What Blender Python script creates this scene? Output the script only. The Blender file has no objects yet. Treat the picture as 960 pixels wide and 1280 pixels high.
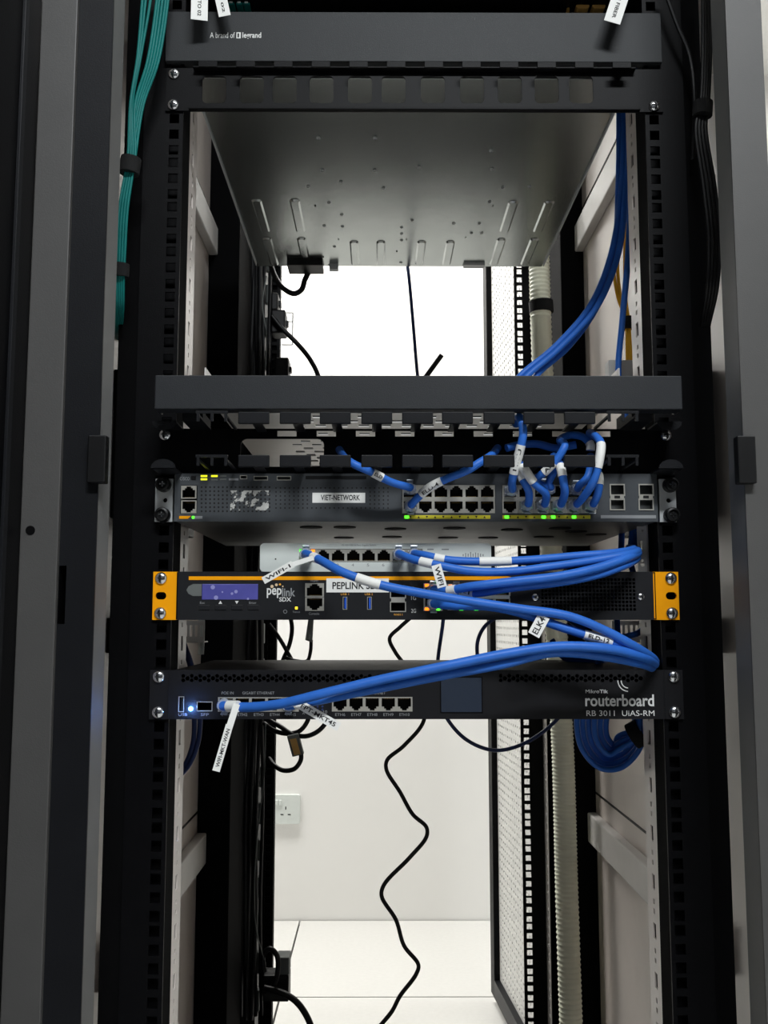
import bpy, math, random
from mathutils import Vector, Matrix
random.seed(7)
CHECK = False
C = bpy.context.scene.collection
scene = bpy.context.scene

# ------------------------------------------------------------------ camera, light, exposure (all lengths below are millimetres)
F = 1220.0                                   # focal length in pixels of the 960x1280 frame
TH = math.atan(135 / F); YAW = math.atan(6 / F)
CAM = (-34.0, -898.0, 900.0)                 # X: rack centre line, Y: depth from the face of the mounting rails, Z: height above floor
cd = bpy.data.cameras.new('camera'); cam = bpy.data.objects.new('camera', cd); C.objects.link(cam)
cd.sensor_fit = 'VERTICAL'; cd.sensor_height = 36; cd.sensor_width = 27; cd.lens = F / 1280 * 36
cd.clip_start = 0.02
cam.location = [v * .001 for v in CAM]; cam.rotation_euler = (math.pi / 2 + TH, 0, -YAW)
scene.camera = cam
vs = scene.view_settings; vs.view_transform = 'Standard'; vs.look = 'None'; vs.gamma = 1; vs.use_curve_mapping = False
vs.exposure = 0.0
w = bpy.data.worlds.new('world'); scene.world = w; w.use_nodes = True
w.node_tree.nodes['Background'].inputs[0].default_value = (.5, .55, .62, 1); w.node_tree.nodes['Background'].inputs[1].default_value = .02

def area(name, loc, sx, sy, power, col, rot=(0, 0, 0)):
    l = bpy.data.lights.new(name, 'AREA'); l.shape = 'RECTANGLE'; l.size = sx; l.size_y = sy; l.energy = power; l.color = col
    o = bpy.data.objects.new(name, l); C.objects.link(o); o.location = loc; o.rotation_euler = rot
    return o
# ceiling luminaires of the room: a row over the aisle behind the rack, a dimmer row over the aisle in front of it
area('ceiling_light_rear', (-.55, 1.62, 2.64), 1.4, .30, 63, (1, .985, .955))
area('ceiling_light_rear', (1.5, 1.62, 2.64), 1.4, .30, 10, (1, .985, .955))
area('ceiling_light_front', (.3, -1.7, 2.64), 1.0, .25, 72, (.93, .97, 1))

# ------------------------------------------------------------------ helpers
c_, s_ = math.cos(TH), math.sin(TH); cy_, sy_ = math.cos(YAW), math.sin(YAW)
def ray(px, py):
    a = (px - 480) / F; b = -(py - 640) / F
    x, y, z = a, c_ - b * s_, s_ + b * c_
    return x * cy_ + y * sy_, -x * sy_ + y * cy_, z
def P(px, py, Y):                            # point at depth Y
    X, Yy, Z = ray(px, py); t = (Y - CAM[1]) / Yy
    return Vector((CAM[0] + X * t, Y, CAM[2] + Z * t))
def PZ(px, py, Zp):                          # point at height Z
    X, Yy, Z = ray(px, py); t = (Zp - CAM[2]) / Z
    return Vector((CAM[0] + X * t, CAM[1] + Yy * t, Zp))
def PX(px, py, Xp):
    X, Yy, Z = ray(px, py); t = (Xp - CAM[0]) / X
    return Vector((Xp, CAM[1] + Yy * t, CAM[2] + Z * t))
def R(px0, py0, px1, py1, Y):                # rectangle x0,x1,z0,z1 at depth Y
    m = (py0 + py1) / 2
    return P(px0, m, Y).x, P(px1, m, Y).x, P((px0 + px1) / 2, py1, Y).z, P((px0 + px1) / 2, py0, Y).z

def lin(c): return tuple(((v / 255) / 12.92 if v / 255 <= .04045 else ((v / 255 + .055) / 1.055) ** 2.4) for v in c)
M = {}
def mat(name, rgb, rough=.5, metal=0.0, vary=.0, scale=60, bump=0.0, bscale=400, emit=0, trans=0.0, coat=0, stretch=None, spec=.5):
    m = bpy.data.materials.new(name); m.use_nodes = True; nt = m.node_tree; b = nt.nodes['Principled BSDF']
    col = (*lin(rgb), 1)
    b.inputs['Base Color'].default_value = col; b.inputs['Roughness'].default_value = rough; b.inputs['Metallic'].default_value = metal
    b.inputs['Specular IOR Level'].default_value = spec
    if trans: b.inputs['Transmission Weight'].default_value = trans; b.inputs['IOR'].default_value = 1.45
    if coat: b.inputs['Coat Weight'].default_value = coat; b.inputs['Coat Roughness'].default_value = .15
    if emit: b.inputs['Emission Color'].default_value = col; b.inputs['Emission Strength'].default_value = emit
    if vary or bump:
        tc = nt.nodes.new('ShaderNodeTexCoord'); mp = nt.nodes.new('ShaderNodeMapping'); nt.links.new(tc.outputs['Object'], mp.inputs[0])
        if stretch: mp.inputs['Scale'].default_value = stretch
    if vary:
        n = nt.nodes.new('ShaderNodeTexNoise'); n.inputs['Scale'].default_value = scale; n.inputs['Detail'].default_value = 4
        nt.links.new(mp.outputs[0], n.inputs['Vector'])
        r = nt.nodes.new('ShaderNodeValToRGB'); r.color_ramp.elements[0].position = .3; r.color_ramp.elements[1].position = .7
        r.color_ramp.elements[0].color = tuple(v * (1 - vary) for v in col[:3]) + (1,); r.color_ramp.elements[1].color = tuple(min(1, v * (1 + vary)) for v in col[:3]) + (1,)
        nt.links.new(n.outputs['Fac'], r.inputs['Fac']); nt.links.new(r.outputs['Color'], b.inputs['Base Color'])
    if bump:
        n2 = nt.nodes.new('ShaderNodeTexNoise'); n2.inputs['Scale'].default_value = bscale; nt.links.new(mp.outputs[0], n2.inputs['Vector'])
        bp = nt.nodes.new('ShaderNodeBump'); bp.inputs['Strength'].default_value = bump; bp.inputs['Distance'].default_value = .001
        nt.links.new(n2.outputs['Fac'], bp.inputs['Height']); nt.links.new(bp.outputs[0], b.inputs['Normal'])
    M[name] = m; return m
mat('wall_paint', (238, 237, 234), .8, vary=.015, scale=3, bump=.1, bscale=300)
mat('dark_wall', (52, 54, 57), .8, vary=.05, scale=4)
mat('ceiling_paint', (235, 235, 232), .9, vary=.02)
mat('floor_tile', (208, 207, 203), .35, vary=.025, scale=90)
mat('floor_gap', (30, 30, 30), .9, vary=.1)
mat('black_paint', (8, 8, 10), .45, spec=.1, vary=.12, scale=40, bump=.12, bscale=900)
mat('matte_black', (9, 9, 10), .9, spec=.06, vary=.1, scale=40)
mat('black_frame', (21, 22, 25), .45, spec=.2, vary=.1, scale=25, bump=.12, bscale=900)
mat('lit_pillar_door_grey', (72, 71, 70), .5, vary=.05, scale=20, bump=.08, bscale=900)
mat('lit_lip_grey', (118, 118, 117), .5, vary=.05, scale=20, bump=.08, bscale=900)
mat('panel_paint', (42, 44, 46), .5, spec=.2, vary=.05, scale=25, bump=.15, bscale=1200)
mat('cover_paint', (39, 41, 44), .45, spec=.3, vary=.05, scale=25, bump=.15, bscale=1200)
mat('side_panel_paint', (222, 212, 205), .32, vary=.04, scale=10)
mat('brace_paint', (215, 212, 208), .4, vary=.05, scale=20)
mat('zinc', (190, 193, 194), .45, metal=.3, vary=.12, scale=30)
mat('chassis_steel', (176, 181, 179), .24, metal=.95, vary=.07, scale=14, bump=.05, bscale=1500)
mat('switch_steel', (120, 122, 122), .42, metal=.8, vary=.18, scale=22)
mat('switch_face', (60, 64, 68), .5, vary=.06, scale=60)
mat('router_face', (19, 19, 22), .5, spec=.25, vary=.08, scale=60, bump=.1, bscale=1500)
mat('sdx_face', (26, 27, 30), .5, spec=.25, vary=.06, scale=60)
mat('orange_paint', (255, 166, 0), .5, spec=.2, vary=.05, scale=50)
mat('white_plastic', (214, 220, 216), .45, vary=.02)
mat('grey_plastic', (96, 100, 98), .6, vary=.06)
mat('dark_plastic', (12, 12, 13), .45, spec=.3, vary=.15)
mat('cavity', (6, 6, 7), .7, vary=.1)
mat('port_metal', (205, 202, 192), .32, metal=.6, vary=.06, scale=80)
mat('gold', (205, 160, 70), .3, metal=1, vary=.05)
mat('chrome', (205, 207, 210), .18, metal=1, vary=.05)
mat('blue_pvc', (48, 109, 203), .45, spec=.3, vary=.06, scale=70)
mat('navy_pvc', (30, 48, 98), .45, vary=.08)
mat('teal_pvc', (12, 112, 108), .5, spec=.2, vary=.08)
mat('yellow_pvc', (250, 184, 34), .45, vary=.06)
mat('black_pvc', (14, 14, 16), .42, spec=.3, vary=.12)
mat('conduit_pvc', (250, 251, 228), .5, vary=.04)
mat('velcro', (14, 14, 15), .9, vary=.2, scale=300, bump=.4, bscale=2500)
mat('paper', (236, 236, 232), .6, vary=.02)
mat('ink', (18, 18, 20), .7, vary=.1)
mat('print_white', (222, 222, 220), .6, vary=.02)
mat('print_grey', (140, 142, 144), .6, vary=.02)
mat('print_tan', (222, 196, 160), .6, vary=.02)
mat('print_orange', (236, 170, 60), .6, vary=.02)
mat('clear_plastic', (226, 234, 244), .18, trans=.5, vary=.02)
mat('lcd_glass', (78, 78, 150), .12, vary=.12, scale=60, emit=.12, coat=.5)
mat('lcd_film', (150, 150, 205), .25, vary=.2, scale=90)
mat('dark_glass', (44, 52, 66), .06, vary=.1, scale=10, coat=1)
mat('led_green', (70, 255, 40), .4, emit=3.0, vary=.01)
mat('led_yellow', (240, 245, 40), .4, emit=1.2, vary=.01)
mat('led_orange', (255, 120, 20), .4, emit=2.5, vary=.01)
mat('led_blue', (60, 130, 255), .4, emit=45, vary=.01)
mat('led_amber', (255, 205, 40), .4, emit=2.5, vary=.01)
mat('strip_yellow', (214, 202, 40), .5, vary=.05)
mat('usb_blue', (38, 90, 200), .4, vary=.05)
mat('tan_plastic', (206, 160, 84), .5, vary=.06)
mat('mesh_paint', (205, 205, 202), .5, vary=.05)
mat('sticker_rest', (186, 186, 182), .8, vary=.15, scale=200)
# worn remains of a torn sticker: paper with a ragged noise edge
def torn():
    m = M['sticker_rest']; nt = m.node_tree; b = nt.nodes['Principled BSDF']
    n = nt.nodes.new('ShaderNodeTexNoise'); n.inputs['Scale'].default_value = 130; n.inputs['Detail'].default_value = 5
    tc = nt.nodes.new('ShaderNodeTexCoord'); nt.links.new(tc.outputs['Object'], n.inputs['Vector'])
    r = nt.nodes.new('ShaderNodeValToRGB'); r.color_ramp.elements[0].position = .5; r.color_ramp.elements[1].position = .54
    nt.links.new(n.outputs['Fac'], r.inputs['Fac']); nt.links.new(r.outputs['Color'], b.inputs['Alpha'])
torn()

WL = {}                                       # world location (mm) of every object; nothing is rotated, so parenting is a subtraction
def link(o, wl, parent):
    C.objects.link(o); WL[o.name] = Vector(wl)
    if parent is not None:
        o.parent = parent; o.location = (Vector(wl) - WL[parent.name]) * .001
    else: o.location = Vector(wl) * .001
    return o
def tag(o, label=None, cat=None, group=None, kind=None):
    if label: o['label'] = label
    if cat: o['category'] = cat
    if group: o['group'] = group
    if kind: o['kind'] = kind
    return o
def thing(name, label, cat, loc, group=None, kind=None):
    o = bpy.data.objects.new(name, None); o.empty_display_size = .02; link(o, loc, None)
    return tag(o, label, cat, group, kind)
def inst(mesh, name, loc, parent):
    return link(bpy.data.objects.new(name, mesh), loc, parent)

class MB:
    def __init__(s): s.v = []; s.f = []; s.m = []; s.mi = 0
    def q(s, pts):
        n = len(s.v); s.v += [tuple(p) for p in pts]; s.f.append(tuple(range(n, n + len(pts)))); s.m.append(s.mi)
    def box(s, x0, x1, y0, y1, z0, z1):
        n = len(s.v); x0, x1 = min(x0, x1), max(x0, x1); y0, y1 = min(y0, y1), max(y0, y1); z0, z1 = min(z0, z1), max(z0, z1)
        s.v += [(x0, y0, z0), (x1, y0, z0), (x1, y1, z0), (x0, y1, z0), (x0, y0, z1), (x1, y0, z1), (x1, y1, z1), (x0, y1, z1)]
        for f in ((0, 3, 2, 1), (4, 5, 6, 7), (0, 1, 5, 4), (1, 2, 6, 5), (2, 3, 7, 6), (3, 0, 4, 7)):
            s.f.append(tuple(n + i for i in f)); s.m.append(s.mi)
        return s
    def beam(s, p0, p1, wv, tv):              # box between two points: half-width vector, half-thickness vector
        p0, p1, wv, tv = Vector(p0), Vector(p1), Vector(wv), Vector(tv); n = len(s.v)
        for p in (p0, p1): s.v += [tuple(p - wv - tv), tuple(p + wv - tv), tuple(p + wv + tv), tuple(p - wv + tv)]
        for f in ((3, 2, 1, 0), (4, 5, 6, 7), (0, 1, 5, 4), (1, 2, 6, 5), (2, 3, 7, 6), (3, 0, 4, 7)):
            s.f.append(tuple(n + i for i in f)); s.m.append(s.mi)
        return s
    def ring(s, c, u, v, r, n):
        k = len(s.v)
        for i in range(n):
            a = 2 * math.pi * i / n; s.v.append(tuple(Vector(c) + u * (math.cos(a) * r) + v * (math.sin(a) * r)))
        return k
    def tube(s, pts, r, n=10, cap=True, rf=None):
        pts = [Vector(p) for p in pts]; up = None; rings = []
        for i, p in enumerate(pts):
            t = (pts[min(i + 1, len(pts) - 1)] - pts[max(i - 1, 0)])
            t = t.normalized() if t.length > 1e-9 else Vector((0, 0, 1))
            if up is None: up = Vector((0, 1, 0)) if abs(t.y) < .9 else Vector((0, 0, 1))
            u = (up - t * up.dot(t)); u = u.normalized() if u.length > 1e-6 else t.orthogonal().normalized()
            v = t.cross(u); up = u
            rings.append(s.ring(p, u, v, rf(i) if rf else r, n))
        for a, b in zip(rings, rings[1:]):
            for i in range(n):
                j = (i + 1) % n; s.f.append((a + i, a + j, b + j, b + i)); s.m.append(s.mi)
        if cap:
            s.f.append(tuple(rings[0] + i for i in reversed(range(n)))); s.m.append(s.mi)
            s.f.append(tuple(rings[-1] + i for i in range(n))); s.m.append(s.mi)
        return s
    def cyl(s, p0, p1, r, n=16, r2=None): return s.tube([p0, p1], r, n, rf=(lambda i: r if i == 0 else (r2 if r2 is not None else r)))
    def lathe(s, c, prof, n=18):              # profile of (radius, y offset) about the Y axis
        rs = [s.ring((c[0], c[1] + y, c[2]), Vector((1, 0, 0)), Vector((0, 0, 1)), r, n) for r, y in prof]
        for a, b in zip(rs, rs[1:]):
            for i in range(n):
                j = (i + 1) % n; s.f.append((a + i, a + j, b + j, b + i)); s.m.append(s.mi)
        s.f.append(tuple(rs[0] + i for i in range(n))); s.m.append(s.mi); s.f.append(tuple(rs[-1] + i for i in range(n))); s.m.append(s.mi)
        return s
    def prism(s, poly, y0, y1):               # polygon in XZ extruded along Y
        n = len(s.v); k = len(poly)
        s.v += [(x, y0, z) for x, z in poly] + [(x, y1, z) for x, z in poly]
        s.f.append(tuple(range(n, n + k))); s.m.append(s.mi); s.f.append(tuple(range(n + 2 * k - 1, n + k - 1, -1))); s.m.append(s.mi)
        for i in range(k):
            j = (i + 1) % k; s.f.append((n + i, n + k + i, n + k + j, n + j)); s.m.append(s.mi)
        return s
    def grid(s, us, vs_, holes, t0, t1, fn):  # sheet with rectangular holes: u,v breaks, thickness t0..t1, fn(u,v,t)->xyz
        (ua, ub), (va, vb) = us, vs_
        U = sorted({ua, ub, *[h[0] for h in holes], *[h[1] for h in holes]}); V = sorted({va, vb, *[h[2] for h in holes], *[h[3] for h in holes]})
        U = [u for u in U if ua <= u <= ub]; V = [v for v in V if va <= v <= vb]
        iu = {u: i for i, u in enumerate(U)}; iv = {v: i for i, v in enumerate(V)}
        fill = [[True] * (len(V) - 1) for _ in range(len(U) - 1)]
        for h in holes:
            if h[0] not in iu or h[1] not in iu or h[2] not in iv or h[3] not in iv: continue
            for i in range(iu[h[0]], iu[h[1]]):
                for j in range(iv[h[2]], iv[h[3]]): fill[i][j] = False
        ok = lambda i, j: 0 <= i < len(U) - 1 and 0 <= j < len(V) - 1 and fill[i][j]
        for i in range(len(U) - 1):
            for j in range(len(V) - 1):
                if not fill[i][j]: continue
                a, b, c, d = U[i], U[i + 1], V[j], V[j + 1]
                s.q([fn(a, c, t0), fn(b, c, t0), fn(b, d, t0), fn(a, d, t0)]); s.q([fn(a, c, t1), fn(a, d, t1), fn(b, d, t1), fn(b, c, t1)])
                if not ok(i - 1, j): s.q([fn(a, c, t0), fn(a, d, t0), fn(a, d, t1), fn(a, c, t1)])
                if not ok(i + 1, j): s.q([fn(b, c, t0), fn(b, c, t1), fn(b, d, t1), fn(b, d, t0)])
                if not ok(i, j - 1): s.q([fn(a, c, t0), fn(a, c, t1), fn(b, c, t1), fn(b, c, t0)])
                if not ok(i, j + 1): s.q([fn(a, d, t0), fn(b, d, t0), fn(b, d, t1), fn(a, d, t1)])
        return s
    def mesh(s, name, mats, smooth=False, origin=None, weld=False):
        if origin is None:
            lo = [min(p[i] for p in s.v) for i in range(3)]; hi = [max(p[i] for p in s.v) for i in range(3)]
            origin = Vector(((lo[0] + hi[0]) / 2, (lo[1] + hi[1]) / 2, lo[2]))
        origin = Vector(origin)
        me = bpy.data.meshes.new(name)
        me.from_pydata([tuple((Vector(p) - origin) * .001) for p in s.v], [], s.f)
        for m in (mats if isinstance(mats, (list, tuple)) else [mats]): me.materials.append(M[m] if isinstance(m, str) else m)
        me.polygons.foreach_set('material_index', s.m)
        import bmesh
        bm = bmesh.new(); bm.from_mesh(me)
        if weld: bmesh.ops.remove_doubles(bm, verts=bm.verts, dist=1e-6)
        bmesh.ops.recalc_face_normals(bm, faces=bm.faces); bm.to_mesh(me); bm.free()
        if smooth:
            me.polygons.foreach_set('use_smooth', [True] * len(me.polygons))
            me.set_sharp_from_angle(angle=math.radians(40))
        me.update(); return me, origin
    def build(s, name, mats, parent=None, smooth=False, bevel=0, weld=False):
        me, o = s.mesh(name, mats, smooth, weld=weld)
        ob = link(bpy.data.objects.new(name, me), o, parent)
        if bevel:
            b = ob.modifiers.new('bevel', 'BEVEL'); b.width = bevel * .001; b.segments = 2; b.limit_method = 'ANGLE'; b.angle_limit = math.radians(50)
        return ob
def bx(name, m, parent, x0, x1, y0, y1, z0, z1, bevel=0):
    return MB().box(x0, x1, y0, y1, z0, z1).build(name, m, parent, bevel=bevel)

def rrect(x0, x1, z0, z1, r, n=4):
    out = []
    for cx, cz, a0 in ((x1 - r, z1 - r, 0), (x0 + r, z1 - r, 90), (x0 + r, z0 + r, 180), (x1 - r, z0 + r, 270)):
        for i in range(n + 1):
            a = math.radians(a0 + 90 * i / n); out.append((cx + math.cos(a) * r, cz + math.sin(a) * r))
    return out
def rect(x0, x1, z0, z1): return [(x0, z0), (x1, z0), (x1, z1), (x0, z1)]
def ngon(cx, cz, r, n=6, a0=0): return [(cx + r * math.cos(a0 + 2 * math.pi * i / n), cz + r * math.sin(a0 + 2 * math.pi * i / n)) for i in range(n)]
def from_curve(cu):
    ob = bpy.data.objects.new('tmp', cu); C.objects.link(ob)
    dg = bpy.context.evaluated_depsgraph_get(); me = bpy.data.meshes.new_from_object(ob.evaluated_get(dg))
    vs_ = [tuple(v.co) for v in me.vertices]; fs = [tuple(p.vertices) for p in me.polygons]
    C.objects.unlink(ob); bpy.data.objects.remove(ob); bpy.data.meshes.remove(me); bpy.data.curves.remove(cu)
    return vs_, fs
def plate(name, m, parent, outer, holes, y0, t):     # sheet in XZ with holes of any outline, front at y0, thickness t
    cu = bpy.data.curves.new('tmp', 'CURVE'); cu.dimensions = '2D'; cu.fill_mode = 'BOTH'; cu.extrude = t / 2
    for poly in [outer] + holes:
        sp = cu.splines.new('POLY'); sp.points.add(len(poly) - 1); sp.use_cyclic_u = True
        for p, (x, z) in zip(sp.points, poly): p.co = (x, z, 0, 1)
    vs_, fs = from_curve(cu); b = MB(); ar = lambda q: abs(sum(q[i - 1][0] * q[i][1] - q[i][0] * q[i - 1][1] for i in range(len(q)))) / 2
    if CHECK:
        got = sum(ar([vs_[i][:2] for i in f_]) for f_ in fs) / 2; want = ar(outer) - sum(ar(h_) for h_ in holes)
        if abs(got - want) > .01 * want: print('PLATE', name, round(got, 1), round(want, 1))
    b.v = [(x, y0 + t / 2 - zz, z) for x, z, zz in vs_]; b.f = fs; b.m = [0] * len(fs)
    return b.build(name, m, parent)
_txt = {}
def txtmesh(s, bold=False):
    if (s, bold) not in _txt:
        cu = bpy.data.curves.new('tmp', 'FONT'); cu.body = s; cu.size = 1; cu.extrude = 0.0; cu.resolution_u = 3
        if bold: cu.offset = .02
        _txt[(s, bold)] = from_curve(cu)
    return _txt[(s, bold)]
def text3(s, m, parent, o, u, v, wdt, hgt, bold=False, name='lettering', lift=.12):   # fitted into width x height about centre o, axes u (reading) and v (up)
    vs_, fs = txtmesh(s, bold)
    xs = [p[0] for p in vs_]; ys = [p[1] for p in vs_]; x0, x1, y0, y1 = min(xs), max(xs), min(ys), max(ys)
    n = u.cross(v).normalized(); b = MB()
    b.v = [tuple(o + u * ((p[0] - (x0 + x1) / 2) / (x1 - x0) * wdt) + v * ((p[1] - (y0 + y1) / 2) / (y1 - y0) * hgt) + n * lift) for p in vs_]
    b.f = fs; b.m = [0] * len(fs)
    return b.build(name, m, parent)
def ftext(s, m, parent, px0, py0, px1, py1, Y, bold=False, name='lettering'):          # on a face at depth Y, from pixel rectangle
    x0, x1, z0, z1 = R(px0, py0, px1, py1, Y)
    return text3(s, m, parent, Vector(((x0 + x1) / 2, Y, (z0 + z1) / 2)), Vector((1, 0, 0)), Vector((0, 0, 1)), x1 - x0, z1 - z0, bold, name)
def fbox(name, m, parent, px0, py0, px1, py1, Y, t=.4, depth=.6, bevel=0):             # small raised piece on a face
    x0, x1, z0, z1 = R(px0, py0, px1, py1, Y)
    return bx(name, m, parent, x0, x1, Y - t, Y + depth, z0, z1, bevel)
def smooth_path(pts, k=7):
    pts = [Vector(p) for p in pts]; q = [pts[0] * 2 - pts[1]] + pts + [pts[-1] * 2 - pts[-2]]; out = []
    for i in range(1, len(q) - 2):
        a, b, c, d = q[i - 1], q[i], q[i + 1], q[i + 2]
        t01 = max((b - a).length, 1e-3) ** .5; t12 = max((c - b).length, 1e-3) ** .5; t23 = max((d - c).length, 1e-3) ** .5
        m1 = ((b - a) / t01 - (c - a) / (t01 + t12) + (c - b) / t12) * t12
        m2 = ((c - b) / t12 - (d - b) / (t12 + t23) + (d - c) / t23) * t12
        for j in range(k):
            t = j / k
            out.append(b * (2 * t ** 3 - 3 * t * t + 1) + m1 * (t ** 3 - 2 * t * t + t) + c * (-2 * t ** 3 + 3 * t * t) + m2 * (t ** 3 - t * t))
    out.append(pts[-1]); return out
def near(path, px):                            # index of path sample nearest to a pixel (px,py)
    best = None
    for i, p in enumerate(path):
        d = p - Vector(CAM); y = d.y * cy_ + d.x * sy_; x = d.x * cy_ - d.y * sy_
        zc = y * c_ + d.z * s_; yc = -y * s_ + d.z * c_
        e = (480 + F * x / zc - px[0]) ** 2 + (640 - F * yc / zc - px[1]) ** 2
        if best is None or e < best[0]: best = (e, i)
    return best[1]
def view_dir(p): return (Vector(CAM) - Vector(p)).normalized()
def flag(parent, a, b, wpx, txt=None, m='paper', name='label_flag', flip=False, th=.5):   # paper tag between two (px,py,Y) points
    p0, p1 = P(*a), P(*b); n = view_dir((p0 + p1) / 2); u = (p1 - p0).normalized(); v = n.cross(u).normalized()
    sc = ((p0 + p1) / 2 - Vector(CAM)).length / F; wd = wpx * sc
    nn = u.cross(v).normalized()
    f = MB().beam(p0, p1, v * wd / 2, nn * .15).build(name, m, parent)
    if txt:
        uu, vv = (u, v) if not flip else (-u, -v)
        text3(txt, 'ink', f, (p0 + p1) / 2, uu, vv, (p1 - p0).length * .82, wd * th, True, lift=.3)
    return f
def cable(name, label, pts, r, m, cat='cable', group=None, plug=None, bands=(), n=10, world=False, k=7):
    path = smooth_path([Vector(p) for p in pts] if world else [P(*p) for p in pts], k)
    o = MB().tube(path, r, n).build(name, m, None, smooth=True, weld=False); tag(o, label, cat, group)
    for bd in bands:
        i0, i1 = sorted((near(path, bd[0]), near(path, bd[1])))
        i1 = max(i1, i0 + 1)
        lb = MB().tube(path[i0:i1 + 1], r + .45, n + 4).build('label_band', 'paper', o, smooth=True)
        if len(bd) > 2:
            a, b = path[i0], path[i1]; c = path[(i0 + i1) // 2] if i1 - i0 > 1 else (a + b) / 2
            nv = view_dir(c); u = (b - a).normalized()
            if u.x < 0: u = -u
            v = nv.cross(u).normalized(); nv = u.cross(v)
            text3(bd[2], 'ink', lb, c, u, v, (b - a).length * .8, r * .85, True, lift=r + .6)
    if plug: rj_plug(plug, o)
    return o, path
def rj_plug(spec, parent):                     # clear 8P8C plug: (x, z, face Y, latch side)
    x, z, yf, side = spec
    b = MB().box(x - 5.6, x + 5.6, yf - 11, yf + 7, z - 3.6, z + 3.6)
    b.box(x - 4.6, x + 4.6, yf - 16, yf - 11, z - 3.2, z + 3.2)
    p = b.build('plug', 'clear_plastic', parent, bevel=.6)
    zz = z + side * 3.6
    MB().beam((x, yf + 4, zz), (x, yf - 14, zz + side * 4.2), (3.0, 0, 0), (0, .2, .5)).build('latch', 'clear_plastic', p)
    return p

# shared small pieces -----------------------------------------------------------------
def port_mesh(w, h, tongue=-1):
    b = MB(); b.mi = 0
    k = 1 if tongue < 0 else -1
    hz = lambda a, c: tuple(sorted((k * a * h, k * c * h)))
    holes = [(-.41 * w, .41 * w, *hz(-.17, .42)), (-.26 * w, .26 * w, *hz(-.31, -.17)), (-.15 * w, .15 * w, *hz(-.44, -.31))]
    b.grid((-w / 2, w / 2), (-h / 2, h / 2), holes, -.3, .5, lambda u, v, t: (u, t, v))
    b.mi = 1; y = 13; x0, x1, z0, z1 = -.43 * w, .43 * w, -.46 * h, .46 * h
    b.q([(x0, y, z0), (x1, y, z0), (x1, y, z1), (x0, y, z1)])
    for a, c, d, e in ((x0, x0, z0, z1), (x1, x1, z0, z1)): b.q([(a, .5, d), (a, y, d), (a, y, e), (a, .5, e)])
    for zc in (z0, z1): b.q([(x0, .5, zc), (x1, .5, zc), (x1, y, zc), (x0, y, zc)])
    b.mi = 2
    for i in range(8):
        xx = (i - 3.5) * w * .075; zc = k * .36 * h
        b.box(xx - .2, xx + .2, 2.5, 11, zc - .3, zc + .2)
    return b.mesh('port', ['port_metal', 'cavity', 'gold'], origin=(0, 0, 0))[0]
def screw_mesh():
    b = MB(); b.lathe((0, 0, 0), [(5.6, 0), (5.6, -.9), (5.0, -1.8), (3.6, -2.7), (1.8, -3.2), (.1, -3.35)], 20)
    b.mi = 1; b.box(-2.9, 2.9, -3.5, -2.6, -.5, .5); b.box(-.5, .5, -3.5, -2.6, -2.9, 2.9)
    return b.mesh('screw', ['chrome', 'ink'], smooth=True, origin=(0, 0, 0))[0]
SCREW = screw_mesh()
def small_screw_mesh():
    b = MB(); b.lathe((0, 0, 0), [(3.2, 0), (3.2, -.7), (2.4, -1.3), (.1, -1.5)], 14); b.mi = 1; b.lathe((0, 0, 0), [(1.2, -1.4), (1.2, -1.65)], 6)
    return b.mesh('panel_screw', ['chrome', 'ink'], smooth=True, origin=(0, 0, 0))[0]
SSCREW = small_screw_mesh()
U1 = 44.45; zu = lambda n: 922 + U1 * n

# ================================================================== the room
fl = bx('floor', 'floor_gap', None, -2672, 2530, -2640, 2162, -30, -12); tag(fl, kind='structure', label='raised floor of off-white speckled tiles with dark joints')
tile = MB().box(-297.5, 297.5, -297.5, 297.5, -12, 0).mesh('floor_tile', 'floor_tile', origin=(0, 0, 0))[0]
for i in range(-4, 5):
    for j in range(-7, 1):
        cx, cyy = -272 + 600 * i - 300, 1860 + 600 * j
        if cx < -2500 or cx > 2450: continue
        inst(tile, 'floor_tile', (cx, cyy, 0), fl)
tag(bx('wall_back', 'wall_paint', None, -2680, 2530, 2162, 2262, -30, 2700), kind='structure', label='plain white painted wall behind the rack')
tag(bx('wall_left', 'wall_paint', None, -2780, -2680, -2640, 2262, -30, 2700), kind='structure', label='white side wall of the server room')
tag(bx('wall_right', 'wall_paint', None, 2530, 2630, -2640, 2262, -30, 2700), kind='structure', label='white side wall of the server room')
tag(bx('wall_front', 'dark_wall', None, -2780, 2630, -2740, -2640, -30, 2700), kind='structure', label='dark grey wall behind the photographer')  # unseen wall, made dark to keep reflections on the black fronts low
tag(bx('ceiling', 'ceiling_paint', None, -2780, 2630, -2740, 2262, 2700, 2750), kind='structure', label='white ceiling of the server room')

# wall socket
sx, sz = P(357.5, 1011, 2160).x, P(357.5, 1011, 2160).z
so = thing('wall_socket', 'white square mains socket with switch on the white wall', 'socket', (sx, 2162, sz - 43))
plate('face_plate', 'white_plastic', so, rrect(sx - 43, sx + 43, sz - 43, sz + 43, 5), [], 2150, 12)
for a, b, ww, hh in ((0, 4, 3, 9), (-11, -15, 9, 3), (11, -15, 9, 3)):
    bx('pin_slot', 'dark_plastic', so, sx + a - ww / 2, sx + a + ww / 2, 2149.4, 2151, sz + b - hh / 2, sz + b + hh / 2)
for a in (-27, -17):
    bx('rocker', 'white_plastic', so, sx + a - 4, sx + a + 4, 2146.5, 2151, sz + 12, sz + 28, .8)

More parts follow.
